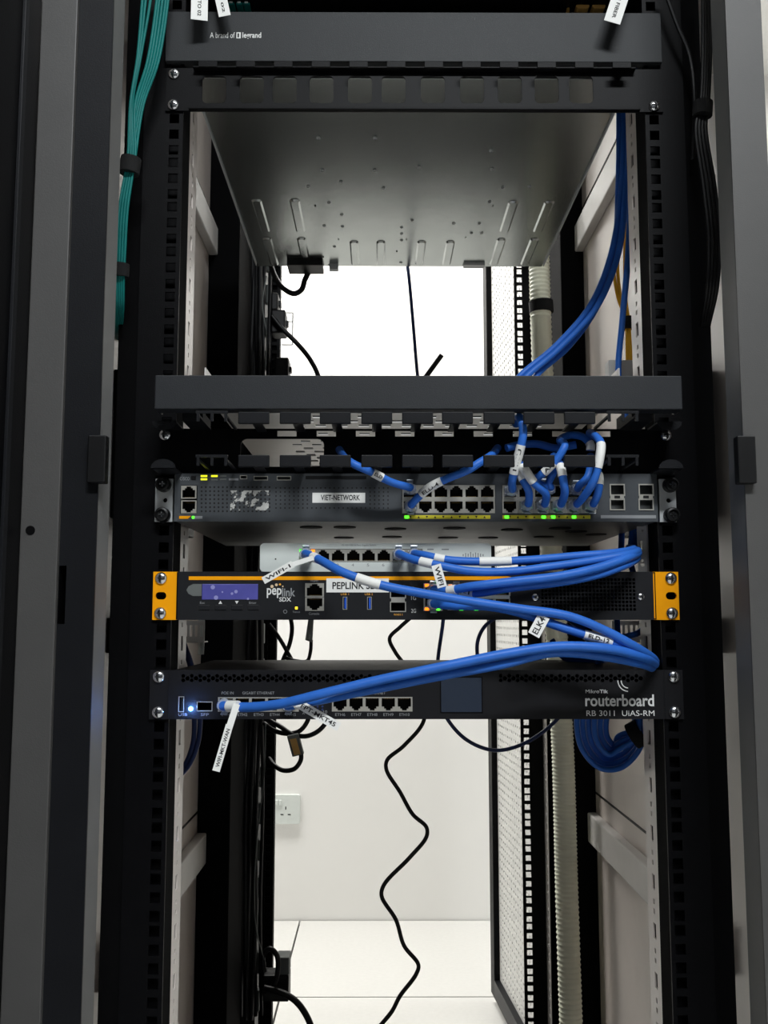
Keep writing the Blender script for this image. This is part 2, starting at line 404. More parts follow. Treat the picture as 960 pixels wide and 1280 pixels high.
# ================================================================== the cabinet
cab = thing('rack_cabinet', 'black steel server rack cabinet with open doors framing the equipment', 'rack cabinet', (0, 0, 0))
ZB, ZT = 60, 1985
RH = [zu(n) + d for n in range(-18, 24) for d in (-15.875, 0, 15.875)]
for sgn, side in ((-1, 'left'), (1, 'right')):
    e = lambda a, b: (min(sgn * a, sgn * b), max(sgn * a, sgn * b))
    # front frame pillar: face, lip, outer return
    x0, x1 = e(257, 287); pm = 'black_frame' if sgn < 0 else 'lit_pillar_door_grey'  # right pillar gets a lighter grey: the light falling on it is put into the colour
    holes = []
    if sgn < 0:
        hx0, hx1, hz0, hz1 = R(65, 707, 82, 780, -130); holes = [(max(hx0, -286.0), hx1, hz0, hz1)]
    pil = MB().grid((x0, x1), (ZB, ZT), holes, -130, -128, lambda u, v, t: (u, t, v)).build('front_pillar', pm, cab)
    l0, l1 = e(257, 258.5); bx('lip', 'lit_lip_grey', pil, l0, l1, -128, -96, ZB, ZT)  # lip coloured paler than its pillar, standing for the rear light it reflects
    o0, o1 = e(285.5, 287); bx('outer_return', 'black_paint', pil, o0, o1, -128, -62, ZB, ZT)
    b0, b1 = e(262, 285); bx('inner_channel', 'black_paint', pil, b0, b1, -112, -104, ZB, ZT)
    # latch keeper
    kz0, kz1 = P(122, 605, -130).z, P(122, 546, -130).z
    k0, k1 = e(249.5, 264); bx('latch_keeper', 'dark_plastic', pil, k0, k1, -138, -128, kz0, kz1, 1)
    # mounting rail: square-hole face, black flange, bright slotted flange
    f0, f1 = e(224, 262); h0, h1 = e(227.9, 237.1)
    rail = MB().grid((f0, f1), (ZB, ZT), [(h0, h1, z - 4.75, z + 4.75) for z in RH], 0, 2, lambda u, v, t: (u, t, v)).build('mounting_rail', 'black_paint', cab)
    a0, a1 = e(224, 225.5); bx('rail_flange', 'matte_black', rail, a0, a1, 2, 34, ZB, ZT)
    k0, k1 = e(226, 258.8); bx('rail_back', 'black_paint', rail, k0, k1, 24, 26, ZB, ZT); k0, k1 = e(257.4, 258.8); bx('rail_web', 'black_paint', rail, k0, k1, 2.1, 24, ZB, ZT)  # black back added behind the face so the square holes show dark
    hs = []
    for n in range(-18, 24):
        z = zu(n); hs += [(47, 56, z - 7, z + 7), (49, 54, z - 20, z - 15.5), (49, 54, z + 15.5, z + 20)]
    MB().grid((34, 72), (ZB, ZT), hs, a0, a1, lambda u, v, t: (t, u, v)).build('slotted_flange', 'side_panel_paint', rail)
    k0, k1 = e(225.7, 226.7); bx('flange_backing', 'matte_black', rail, k0, k1, 38, 66, ZB, ZT)  # black strip added behind the slots to keep them dark
    # corner post behind the rail, side panel, braces
    p0, p1 = e(259, 281); bx('corner_post', 'matte_black', cab, p0, p1, 2.5, 60, ZB, ZT, 1)
    s0, s1 = e(300, 302); sp = bx('side_panel', 'side_panel_paint', cab, s0, s1, -62, 962, ZB - 20, ZT)
    for pyc, pxc in ((262, 250 if sgn < 0 else 742), (1083, 235 if sgn < 0 else 790)):
        zc = PX(pxc, pyc, sgn * 292).z
        m0, m1 = e(286, 299.9); bx('side_beam', 'brace_paint', sp, m0, m1, 75, 905, zc - 22, zc + 22, 2)
        m0, m1 = e(299.0, 299.9); bx('panel_seam', 'black_paint', sp, m0, m1, 75, 905, zc + 50, zc + 53)
    for za, zb_ in ((868, 902), (1000, 1150)):
        m0, m1 = e(262, 299.8); bx('depth_brace', 'black_paint', cab, m0, m1, 60.5, 300 if za > 900 else 180, za, zb_, 1)
    # rear rail with square holes, rear post
    r0, r1 = e(222, 262); g0, g1 = e(227.7, 237.3)
    rr = MB().grid((r0, r1), (ZB, ZT), [(g0, g1, z - 4.8, z + 4.8) for z in RH], 900, 902, lambda u, v, t: (u, t, v)).build('rear_rail', 'black_paint', cab)
    if sgn > 0:
        hs = [(870, 880, z - 6, z + 6) for z in RH]
        MB().grid((862, 899), (ZB, ZT), hs, 262, 263.5, lambda u, v, t: (t, u, v)).build('rail_flange', 'brace_paint', rr)
    else: bx('rail_flange', 'black_paint', rr, -263.5, -262, 862, 900, ZB, ZT)
    q0, q1 = e(252 if sgn > 0 else 226, 299.8); bx('rear_post', 'matte_black', cab, q0, q1, 906, 960, ZB - 20, ZT, 1)
    t0, t1 = e(262 if sgn > 0 else 252, 299.5); bx('dark_side_fill', 'matte_black', cab, t0, t1, 640 if sgn > 0 else 570, 760 if sgn > 0 else 715, 120, 1930, 2)  # black boxes added where the side panels fall into darkness
bx('cabinet_top', 'black_paint', cab, -302, 302, -128, 962, ZT, ZT + 25, 1)
bx('cabinet_base', 'black_paint', cab, -302, 302, -128, 962, 20, 58, 1)
bx('foot', 'dark_plastic', cab, -290, -240, -80, -30, 0, 20); bx('foot', 'dark_plastic', cab, 240, 290, -80, -30, 0, 20)
bx('foot', 'dark_plastic', cab, -290, -240, 880, 930, 0, 20); bx('foot', 'dark_plastic', cab, 240, 290, 880, 930, 0, 20)
# open front door on the left, standing square to the frame
fd = bx('front_door', 'lit_pillar_door_grey', cab, -315, -285.2, -136, -130.2, 30, 1975, .8)
bp = P(38, 663, -136); MB().tube([(bp.x, -136.4, bp.z), (bp.x, -135.5, bp.z)], 3.7, 18).build('hole_plug', 'matte_black', fd)
bx('door_skin', 'black_paint', fd, -318.5, -315.3, -690, -130.2, 30, 1975, .6)
bx('door_rib', 'black_frame', fd, -315.2, -312.5, -176, -168, 40, 1965, .4)
# open rear door: frame and perforated sheet, hinged at the right rear post
ha, hb = Vector((289, 964, 0)), Vector((246, 1528, 0)); du = (hb - ha); L = du.length; du.normalize(); dn = Vector((-du.y, du.x, 0))
if dn.x > 0: dn = -dn
def dfn(u, v, t): return tuple(ha + du * u + dn * t + Vector((0, 0, v)))
def dbox(name, u0, u1, v0, v1, t0, t1, m, par): return MB().grid((u0, u1), (v0, v1), [], t0, t1, dfn).build(name, m, par)
rd = dbox('rear_door', L - 42, L, 24, 1960, -14, 14, 'black_paint', cab)
dbox('door_stile', 0, 40, 24, 1960, -14, 14, 'black_paint', rd)
dbox('door_rail', 40.2, L - 42.2, 24, 64, -14, 14, 'black_frame', rd); dbox('door_rail', 40.2, L - 42.2, 1920, 1960, -14, 14, 'black_frame', rd)
hs = []; nu = 22
for i in range(nu):
    u = 46 + i * (L - 94) / nu
    for j in range(112): hs.append((u + 5, u + 14, 75 + j * 16.4, 75 + j * 16.4 + 6))
ms = MB().grid((40.2, L - 42.2), (64.2, 1919.8), hs, -1, 0.5, dfn).build('perforated_sheet', 'mesh_paint', rd)
ms['kind'] = 'stuff'

# slotted light grey support brackets bridging the rails below the load balancer
for sgn, lab in ((-1, 'light grey slotted support bracket at left, below the orange-eared appliance'), (1, 'light grey slotted support bracket at right, below the orange-eared appliance')):
    a, b = sorted((sgn * 268, sgn * 236))
    z0 = 874; y = 240
    g = MB().grid((a, b), (z0, z0 + 25), [(a + 3 + 6 * i, a + 6 + 6 * i, z0 + 7, z0 + 20) for i in range(5)], y, y + 1.5, lambda u, v, t: (u, t, v))
    o = g.build('support_bracket', 'brace_paint'); tag(o, lab, 'bracket', 'support brackets')
    s = sorted((sgn * 266.5, sgn * 268)); bx('mounting_arm', 'brace_paint', o, s[0], s[1], 186, 240, z0 + 4, z0 + 22)
    bx('brace_lip', 'brace_paint', o, a, b, y + 1.6, y + 24, z0, z0 + 1.5)
# grey keyhole bracket hanging by the right rail
x0, x1, z0, z1 = R(797, 656, 811, 716, 40)
kb = plate('keyhole_bracket', 'brace_paint', None, rrect(x0, x1, z0, z1, 2), [ngon((x0 + x1) / 2 - 1, z0 + 8, 2.2, 10), rect((x0 + x1) / 2 - 2, (x0 + x1) / 2, z0 + 10, z0 + 13), rect(x0 + 3, x0 + 5, z0 + 22, z0 + 31), ngon((x0 + x1) / 2, z1 - 6, 1.4, 8)], 40, 1.5)
tag(kb, 'small grey keyhole bracket hanging beside the right rail under the switch', 'bracket')

# ================================================================== rack equipment
def screws(parent, pts, y):
    for x, z in pts: inst(SCREW, 'screw', (x, y, z), parent)
EARX = 233.3
def shell(name, m, parent, x0, x1, y0, y1, z0, z1, bevel):    # casing: hollow behind the front panel so that ports are real recesses
    b = MB().box(x0, x1, y0 + 15, y1, z0, z1); t = .8
    b.box(x0, x0 + t, y0, y0 + 15, z0, z1).box(x1 - t, x1, y0, y0 + 15, z0, z1).box(x0 + t, x1 - t, y0, y0 + 15, z0, z0 + t).box(x0 + t, x1 - t, y0, y0 + 15, z1 - t, z1)
    return b.build(name, m, parent)
# ---- top panel (unit 12)
z0, z1 = 1437.5, 1490.0
tp = thing('top_panel', 'plain grey one-unit rack panel at the top with tiny white lettering', 'rack panel', (0, 0, z0))
b = MB().box(-241.5, 240.5, -6, -4, z0 + .5, z1 - 1); b.box(-241.5, 240.5, -4, 12, z1 - 2.6, z1 - 1); b.box(-241.5, 240.5, -4, 12, z0 + .5, z0 + 2)
b.build('front_panel', 'panel_paint', tp, bevel=.5)
ftext('A brand of', 'print_white', tp, 262.5, 40.5, 293.5, 47.5, -6)
lx0, lx1, lz0, lz1 = R(295.5, 40.5, 301, 48, -6)
plate('logo_mark', 'print_white', tp, rect(lx0, lx1, lz0, lz1), [rect(lx0 + 1, lx1 - 1.6, lz0 + 1, lz1 - 1)], -6.15, .1)
ftext('legrand', 'print_white', tp, 303, 40.5, 326.5, 49.5, -6, True)
zz = MB(); n = 62; xa, xb = P(340, 12, 4).x, P(722, 12, 4).x
for i in range(n):
    xm = xa + (xb - xa) * (i + .5) / n; hw = (xb - xa) / n / 2
    zz.prism([(xm - hw, z1 - 1), (xm + hw, z1 - 1), (xm + hw * .6, z1 + .8), (xm, z1 + 4.2), (xm - hw * .6, z1 + .8)], 2, 8)
zz.build('serrated_grommet', 'print_grey', tp)
bx('side_clip', 'paper', tp, *R(209, 22, 213, 30, -2)[:2], -3, 1, *R(209, 22, 213, 30, -2)[2:])

# ---- fibre panel above it, mostly out of the frame
fp = thing('fibre_enclosure', 'black fibre patch enclosure just above the grey top panel at the picture edge', 'fibre enclosure', (0, 30, 1492))
bx('body', 'black_paint', fp, -221, 221, 34, 300, 1478, 1560, .8); bx('face', 'black_paint', fp, -241, 241, 0.5, 33.8, 1508, 1556, .5)

# ---- server chassis seen from below (behind the top panel)
SZ = 1432.0
sv = thing('server_chassis', 'bare steel server chassis seen from below with embossed ribs', 'server', (-3, 280, SZ))
bx('body', 'chassis_steel', sv, -218, 212, 14, 530, SZ, SZ + 44, .8)
for a, c in ((-219.6, -218.2), (212.2, 213.6)): bx('side_rail', 'zinc', sv, a, c, 40, 520, SZ - 3, SZ + 40)
for (a, b_, c, d, wp) in ((318, 249, 334, 290, 4.2), (330, 297, 347, 332, 4.2), (367, 249, 377, 290, 4.2), (377, 297, 383, 331, 4.2),
                          (442, 301, 445, 331, 4.5), (475, 301, 477, 331, 4.2), (527, 301, 524, 331, 4.2), (564, 301, 557, 331, 4.2),
                          (643, 251, 629, 290, 4.2), (688, 251, 671, 290, 4.2), (629, 298, 615, 331, 4.2), (669, 298, 655, 331, 4.2)):
    p, q = PZ(a, b_, SZ), PZ(c, d, SZ); x = (p.x + q.x) / 2
    yy0, yy1 = p.y, min(q.y, 524); poly = []
    bm_ = MB(); n0 = len(bm_.v)
    outl = [(x + px_, yy_) for px_, yy_ in rrect(-6.5, 6.5, yy0, yy1, 4.5, 3)]; inl = [(x + px_, yy_) for px_, yy_ in rrect(-4.4, 4.4, yy0 + 2.2, yy1 - 2.2, 3.2, 3)]
    k = len(outl); bm_.v = [(u, v, SZ - .02) for u, v in outl] + [(u, v, SZ - 2.0) for u, v in inl]
    bm_.f = [tuple(range(k, 2 * k))] + [(i, (i + 1) % k, k + (i + 1) % k, k + i) for i in range(k)]; bm_.m = [0] * len(bm_.f)
    bm_.build('embossed_rib', 'chassis_steel', sv)
rv = MB(); rv.v = []
rb = MB(); rb.tube([(0, 0, -1.0), (0, 0, 0.0)], 2.2, 10); rb.mi = 1; rb.tube([(0, 0, -1.15), (0, 0, -.9)], .9, 8)
RIV = rb.mesh('rivet', ['zinc', 'ink'], origin=(0, 0, 0))[0]
for a, b_ in ((398, 172), (469, 172), (468, 213), (426, 227), (385, 233), (403, 213), (479, 235), (411, 253), (405, 282), (427, 268), (428, 283), (515, 275), (502, 284), (502, 292), (418, 308), (412, 331), (501, 328), (502, 300),
              (524, 209), (614, 188), (615, 211), (628, 234), (662, 233), (612, 252), (515, 275), (567, 279), (599, 279), (589, 291), (602, 291), (580, 331), (591, 331)):
    p = PZ(a, b_, SZ); inst(RIV, 'rivet', (p.x, p.y, SZ), sv)
for s, a, b_ in (('1', 394, 257), ('2', 423, 299), ('1', 404, 321), ('2', 508, 299), ('1', 496, 314), ('2', 616, 257), ('7', 582, 297), ('7', 595, 328)):
    p = PZ(a, b_, SZ); text3(s, 'ink', sv, p, Vector((1, 0, 0)), Vector((0, 1, 0)) * -1, 2.0, 6, True, 'stamped_number', .15)
# rear pieces below its back edge
p0 = P(360, 336, 520); p1 = P(404, 343, 520)
bx('power_inlet', 'dark_plastic', sv, p0.x, p1.x, 500, 540, SZ - 9, SZ - .1, 1)
p0 = P(412, 336, 525); p1 = P(423, 343, 525); bx('foot_tab', 'zinc', sv, p0.x, p1.x, 518, 528, SZ - 9, SZ - .1)
p0 = P(579, 336, 525); p1 = P(605, 341, 525); bx('rear_tab', 'zinc', sv, p0.x, p1.x, 512, 526, SZ - 4, SZ - .1)

# ---- cable managers
def manager(n, label, cover):
    zc = zu(n); t = thing('cable_manager', label, 'cable manager', (0, 0, zc - 22))
    return t, zc
# upper manager (unit 11): base plate with a row of openings, lower shelf, short fingers
t1_, zc = manager(11, 'black cable manager with a row of openings below the grey top panel', False)
ho = []
for cx in (268, 315, 356, 402, 450, 492, 541, 590, 637, 683, 726):
    x0, x1, za, zb = R(cx - 15, 96, cx + 15, 130, -1); ho.append(rrect(x0, x1, za, zb, 4.5, 3))
plate('base_plate', 'black_paint', t1_, rect(-241, 241, zc - 21.8, zc + 21.8), ho, -2.4, 2.2)
bx('lower_shelf', 'black_paint', t1_, -218, 218, -6, -2.5, zc - 21.6, zc - 19.6, .5)
bx('upper_shelf', 'black_paint', t1_, -214, 214, -9, -2.5, zc + 18.6, zc + 20.4, .5)
for i in range(12):
    x = -198 + i * 36
    bb = MB().box(x - 5, x + 5, -16, -9.2, zc + 18.8, zc + 20.2); bb.box(x - 9, x + 9, -18, -16, zc + 14, zc + 20.2)
    bb.build('finger', 'black_paint', t1_, bevel=.4)
screws(t1_, [(-EARX, zc + 15.9), (-EARX, zc - 15.9), (EARX - 1, zc - 15.9)], -2.4)
# lower manager (unit 3): base plate with big opening, two rows of T fingers, raised hinged cover
t2_, zc = manager(3, 'black cable manager with two rows of fingers and raised front cover', True)
op = R(301, 549, 405, 580, 0)
ho = [rrect(op[0], op[1], zc - 14, op[3], 6)]
for i in range(9):                                            # cable slots along the top of the base
    x = -118 + 36.6 * i; ho.append(rect(x - 11, x + 7, zc + 14.5, zc + 20))
plate('base_plate', 'black_paint', t2_, rect(-241, 241, zc - 21.8, zc + 21.8), ho, -2.4, 2.2)
def finger(x, z, up, w=13.5):
    bb = MB().box(x - 4.5, x + 4.5, -60, -2.5, z - .9, z + .9)
    bb.box(x - w, x + w, -64, -60, z - 5.2, z + 5.2)
    bb.build('finger', 'black_frame', t2_, bevel=.7)
for i, cx in enumerate((317, 369, 419, 471, 522, 572, 624, 674, 725)):
    p = P(cx, 522, -64); finger(p.x, p.z, 1); p = P(cx, 576, -64); finger(p.x, p.z, -1)
for cx in (265, 778):                                          # open ring fingers at both ends
    for cyp, s in ((520, 1), (575, -1)):
        p = P(cx, cyp, -60); bb = MB().box(p.x - 14, p.x + 14, -62, -60, p.z + 2, p.z + 4.5)
        for dx in (-13, -1, 11): bb.box(p.x + dx, p.x + dx + 2.4, -62, -60, p.z - 5, p.z + 2)
        for dx in (-13, 11): bb.box(p.x + dx, p.x + dx + 2.4, -60, -2.5, p.z - 1, p.z + 1)
        bb.build('ring_finger', 'black_frame', t2_)
for sgn in (-1, 1):                                            # half-round end tabs
    for zz_, k in ((zc + 21, -1), (zc - 21, 1)):
        pts = [(sgn * 226 + 11 * math.cos(a), zz_ + k * 8 * math.sin(a)) for a in [math.pi * i / 8 for i in range(9)]]
        if k < 0: pts = pts[::-1]
        MB().prism(pts, -40, -38).build('end_tab', 'black_frame', t2_)
        bx('tab_arm', 'black_frame', t2_, sgn * 226 - 10, sgn * 226 + 10, -38, -2.5, zz_ - .8, zz_ + .8)
x0, x1, z0, z1 = R(194, 470, 852, 512, -60)
cv = MB().box(x0, x1, -62, -60, z0, z1); cv.box(x0, x1, -60, -30, z1 - 1.6, z1); cv.box(x0, x1, -60, -44, z0, z0 + 1.6); cv.box(x0, x0 + 1.6, -60, -34, z0, z1); cv.box(x1 - 1.6, x1, -60, -34, z0, z1)
cvo = cv.build('cover', 'cover_paint', t2_, bevel=.8)
for xx in (-200, 200): bx('hinge_arm', 'black_frame', cvo, xx - 9, xx + 9, -44, -2.5, zc + 20.5, z0 + 1.5)
screws(t2_, [(s * EARX, zc + d) for s in (-1, 1) for d in (15.9, -15.9)], -2.4)

# ---- access switch (unit 2)
YF = -9.0; zc = zu(2)
sw = thing('network_switch', 'dark grey rack switch with two blocks of ports and a VIET-NETWORK label', 'network switch', (0, 0, zc - 22))
x0, x1, z0, z1 = R(218, 592, 822, 652, YF); XL, XR = x0, x1
body = shell('chassis', 'switch_steel', sw, x0 + 1, x1 - 1, YF + 2.2, 290, z0 + .4, z1 - .4, .8)
vt = MB()
for (a, b_) in ((389, 659), (431, 659), (494, 661), (568, 660), (640, 662), (700, 660), (430, 672), (490, 671), (560, 672), (610, 672), (680, 671), (720, 664), (745, 668)):
    p = PZ(a, b_, z0 + .3)
    if p.y < 285: vt.tube([(p.x, p.y, z0 - .3), (p.x, p.y, z0 + .45)], 11, 14)
vt.build('underside_vent', 'cavity', body)
rows = ((606.5, 622.5), (625.5, 641.5)); g1 = [512.5 + 19.3 * i for i in range(6)]; g2 = [637.5 + 19.6 * i for i in range(6)]
ho = []; ports = []
def port_rect(cx, r_, Y, hw=9.6): return R(cx - hw, r_[0], cx + hw, r_[1], Y)
for cx in g1 + g2:
    for k, r_ in enumerate(rows): ports.append((port_rect(cx, r_, YF), k))
for k, r_ in enumerate(((607.5, 623), (626, 641))): ports.append((R(226, r_[0], 246, r_[1], YF), k))
for cx in g1, g2:
    a = port_rect(cx[0], rows[0], YF); b_ = port_rect(cx[-1], rows[1], YF); ho.append(rect(a[0] - .5, b_[1] + .5, b_[2] - .5, a[3] + .5))
a = R(225.5, 606.5, 246.5, 642, YF); ho.append(rect(*a))
sfp = [R(a_, c_0, a_ + 19, c_1, YF) for a_ in (762, 798) for c_0, c_1 in ((605, 620), (623, 638))]
ho += [rect(*r_) for r_ in sfp]
usb = [R(317, 595, 335, 600.5, YF), R(346, 595, 364, 600.5, YF), R(300, 594, 309, 599, YF)]; ho += [rect(*r_) for r_ in usb]
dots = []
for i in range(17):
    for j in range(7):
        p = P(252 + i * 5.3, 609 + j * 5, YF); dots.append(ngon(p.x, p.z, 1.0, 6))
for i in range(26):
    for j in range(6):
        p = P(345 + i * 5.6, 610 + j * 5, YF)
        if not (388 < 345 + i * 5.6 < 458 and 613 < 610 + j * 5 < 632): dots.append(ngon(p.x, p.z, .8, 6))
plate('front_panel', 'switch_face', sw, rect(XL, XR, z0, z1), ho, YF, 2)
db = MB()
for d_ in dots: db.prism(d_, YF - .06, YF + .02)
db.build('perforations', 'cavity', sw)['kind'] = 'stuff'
P_W = ports[0][0][1] - ports[0][0][0]; P_H = ports[0][0][3] - ports[0][0][2]
PM = [port_mesh(P_W, P_H, 1), port_mesh(P_W, P_H, -1)]
for r_, k in ports: inst(PM[k], 'port', ((r_[0] + r_[1]) / 2, YF, (r_[2] + r_[3]) / 2), sw)
for cx in g1, g2:
    a = port_rect(cx[0], rows[0], YF); b_ = port_rect(cx[-1], rows[1], YF)
    bx('port_divider', 'port_metal', sw, a[0], b_[1], YF - .5, YF + .8, b_[3] + .1, a[2] - .1)
for r_ in sfp:
    w_ = 1.1; plate('module_cage', 'port_metal', sw, rect(r_[0], r_[1], r_[2], r_[3]), [rect(r_[0] + w_, r_[1] - w_, r_[2] + w_, r_[3] - w_)], YF - .8, 2)
for a_ in (762, 798): fbox('cage_latch', 'port_metal', sw, a_ + 1, 618, a_ + 18, 625, YF - .8, .3, 1); fbox('latch_notch', 'cavity', sw, a_ + 6, 619.5, a_ + 13, 623, YF - 1.1, .2, .2)
for r_ in usb[:2]:
    plate('usb_port', 'port_metal', sw, rect(*r_), [rect(r_[0] + .7, r_[1] - .7, r_[2] + .7, r_[3] - .7)], YF - .3, 1); bx('usb_tongue', 'dark_plastic', sw, r_[0] + 1.5, r_[1] - 1.5, YF + .4, YF + 1.8, r_[2] + 1.6, r_[2] + 2.6)
r_ = usb[2]; plate('console_port', 'port_metal', sw, rect(*r_), [rect(r_[0] + .6, r_[1] - .6, r_[2] + .6, r_[3] - .6)], YF - .3, 1)
for a, b_, m_ in ((251, 594, 'led_yellow'), (251, 598, 'led_yellow'), (264, 594, 'led_yellow'), (264, 598.5, 'grey_plastic'), (275, 594, 'grey_plastic'), (275, 598, 'grey_plastic')):
    fbox('status_led', m_, sw, a, b_, a + 8, b_ + 2.2, YF, .3)
fbox('label_tab', 'print_grey', sw, 286, 598, 298, 600.5, YF, .1); fbox('mode_button', 'dark_plastic', sw, 239, 595, 245, 600, YF, .8, bevel=.3)
ftext('cisco', 'print_grey', sw, 225, 594.5, 237, 600.5, YF)
a = R(224, 645, 239, 648.5, YF); plate('legend_strip', 'orange_paint', sw, [(a[0], a[2]), (a[1] - 3, a[2]), (a[1], a[3]), (a[0], a[3])], [], YF - .2, .2)
fbox('legend_strip', 'print_grey', sw, 240, 645, 253, 648.5, YF, .2); fbox('port_led', 'led_green', sw, 240, 645.2, 243, 648.2, YF, .3)
for a_, b_ in ((505, 613), (628, 738)): fbox('legend_strip', 'strip_yellow', sw, a_, 644, b_, 648.5, YF, .2)
fbox('legend_strip', 'print_grey', sw, 751, 644, 822 - 2, 648, YF, .15)
for a_ in (506, 631, 677, 689, 715): fbox('port_led', 'led_green', sw, a_, 644.5, a_ + 5, 648, YF - .2, .2)
for base, nn in ((513, 10), (637, 10)):
    for i in range(nn):
        p = P(base + i * 10.3, 646.3, YF - .25); d = 1 if i % 2 else -1
        plate('port_arrow', 'ink', sw, [(p.x - 1.1, p.z - d * 1), (p.x + 1.1, p.z - d * 1), (p.x, p.z + d * 1)][::1], [], YF - .32, .05)
fbox('grip_strip', 'dark_plastic', sw, 382, 595, 458, 599, YF, .5)
x0s, x1s, z0s, z1s = R(288, 613, 336, 638, YF); bx('sticker_remains', 'sticker_rest', sw, x0s, x1s, YF - .1, YF - .05, z0s, z1s)
nl = fbox('name_label', 'paper', sw, 390.5, 616, 456.5, 628.5, YF, .25); ftext('VIET-NETWORK', 'ink', nl, 401, 618.5, 450, 625.5, YF - .25, True)
for sgn in (-1, 1):
    x0e, x1e, _, _ = R(194, 597, 216, 654, -3) if sgn < 0 else R(824, 597, 845, 654, -3)
    ear = plate('rack_ear', 'zinc', sw, rect(x0e, x1e, zc - 21, zc + 19), [ngon((x0e + x1e) / 2 + 1, zc - 1, 2.2, 12)], -3.2, 2.6)
    for dz in (13, -15):
        b = MB(); b.lathe((x0e + 8 if sgn < 0 else x0e + 10, -3.2, zc + dz), [(6.9, 0), (6.9, -7), (6.2, -9.5), (4.6, -10.2), (4.2, -8), (.1, -8)], 20)
        b.mi = 1; cxk = x0e + 8 if sgn < 0 else x0e + 10
        b.box(cxk - 2.6, cxk + 2.6, -12.0, -11.1, zc + dz - .6, zc + dz + .6); b.box(cxk - .6, cxk + .6, -12, -11.1, zc + dz - 2.6, zc + dz + 2.6)
        b.build('thumb_screw', ['dark_plastic', 'chrome'], ear, smooth=True)

# ---- small white desktop switch standing on the load balancer
YW = 4.0; x0, x1, z0, z1 = R(325, 679, 614, 711, YW); z0 = zu(0) + 22.4
ws = thing('desktop_switch', 'small white eight-port desktop switch lying on the orange-eared appliance', 'network switch', ((x0 + x1) / 2, YW, z0))
wp = [R(375 + 19.05 * i, 686.5, 375 + 19.05 * (i + 1), 702, YW) for i in range(8)]
plate('front_panel', 'white_plastic', ws, rrect(x0, x1, z0, z1, 3.5), [rect(wp[0][0] - .6, wp[-1][1] + .6, wp[0][2] - .4, wp[0][3] + .4)], YW, 2.5)
shell('housing', 'white_plastic', ws, x0 + .8, x1 - .8, YW + 2.6, 96, z0, z1 - .8, 2)
WPM = (port_mesh(wp[0][1] - wp[0][0], wp[0][3] - wp[0][2], 1))
for r_ in wp: inst(WPM, 'port', ((r_[0] + r_[1]) / 2, YW + .6, (r_[2] + r_[3]) / 2), ws)
fbox('port_led', 'led_green', ws, 374.5, 687, 380, 690, YW, .3); fbox('port_led', 'led_orange', ws, 389, 687, 393.5, 690, YW, .3)
for i in range(1, 8): ftext(str(i + 1), 'print_grey', ws, 382.5 + 19 * i, 704.5, 385.5 + 19 * i, 708, YW)
ftext('10/100/1000 8-Port Gigabit Switch', 'print_grey', ws, 427, 680.3, 470, 683.2, YW)
for b_ in (690.5, 698): fbox('indicator', 'ink' if b_ > 695 else 'print_white', ws, 343.6, b_, 345.4, b_ + 1.6, YW, .1)
for i in range(9):
    p = P(579 + 3.1 * i, 694, YW); hh = (2, 4, 3, 6, 3, 5, 4, 3, 2)[i]
    bx('emblem_bar', 'print_grey', ws, p.x - .5, p.x + .5, YW - .1, YW + .2, p.z - hh / 2, p.z + hh / 2)
fbox('model_mark', 'print_grey', ws, 534, 686, 542, 687.5, YW, .1); fbox('model_mark', 'print_grey', ws, 552, 686, 561, 687.5, YW, .1)

# ---- load balancer with orange ears (unit 0)
YS = -6.0; zc = zu(0); z0, z1 = zc - 21.9, zc + 21.9
sd = thing('load_balancer', 'black rack appliance with orange ears and stripe and a PEPLINK SDX label', 'network appliance', (0, 0, z0))
XL, XR = P(222, 745, YS).x, P(817, 745, YS).x
mp_ = [R(381.5, 729, 405, 746, YS), R(381.5, 746.5, 405, 763.5, YS)]
wanA = [R(529.5, 729.5, 553, 746, YS), R(529.5, 746.5, 553, 763.5, YS)]
wanB = [R(559.5 + 19.6 * i, c0, 559.5 + 19.6 * (i + 1), c1, YS) for i in range(4) for c0, c1 in ((730, 745), (747.5, 763))]
sf = [R(487.5, 735, 507.5, 748, YS), R(487.5, 752, 507.5, 765, YS)]
lc = R(252.5, 730, 322.5, 749.5, YS); uo = [R(428.5, 746, 434, 762, YS), R(459, 746, 464.5, 762, YS)]
ho = [rect(mp_[1][0], mp_[1][1], mp_[1][2], mp_[0][3]), rect(wanA[1][0], wanA[1][1], wanA[1][2], wanA[0][3]), rect(wanB[0][0], wanB[-1][1], wanB[1][2], wanB[0][3])] + [rect(*r_) for r_ in sf + uo]
gr = R(676, 722, 795, 764, YS); ng, nh = 26, 9; gh = []
for i in range(ng):
    for j in range(nh):
        a = gr[0] + (gr[1] - gr[0]) * i / ng; b_ = gr[2] + (gr[3] - gr[2]) * j / nh
        gh.append((a + .5, a + (gr[1] - gr[0]) / ng - .5, b_ + .5, b_ + (gr[3] - gr[2]) / nh - .6))
ho.append(rect(*gr)); MB().grid((gr[0] + .05, gr[1] - .05), (gr[2] + .05, gr[3] - .05), gh, YS, YS + 2, lambda u, v, t: (u, t, v)).build('vent_grille', 'sdx_face', sd)
plate('front_panel', 'sdx_face', sd, rrect(XL, XR, z0, z1, 1), ho, YS, 2)
shell('chassis', 'black_paint', sd, -219, 219, YS + 2.3, 300, z0 + .5, z1 - .3, .6)
SM = [(port_mesh(mp_[0][1] - mp_[0][0], mp_[0][3] - mp_[0][2], k)) for k in (1, -1)]
SB = [(port_mesh(wanB[0][1] - wanB[0][0], wanB[0][3] - wanB[0][2], k)) for k in (1, -1)]
for i, r_ in enumerate(mp_ + wanA): inst(SM[i % 2], 'port', ((r_[0] + r_[1]) / 2, YS, (r_[2] + r_[3]) / 2), sd)
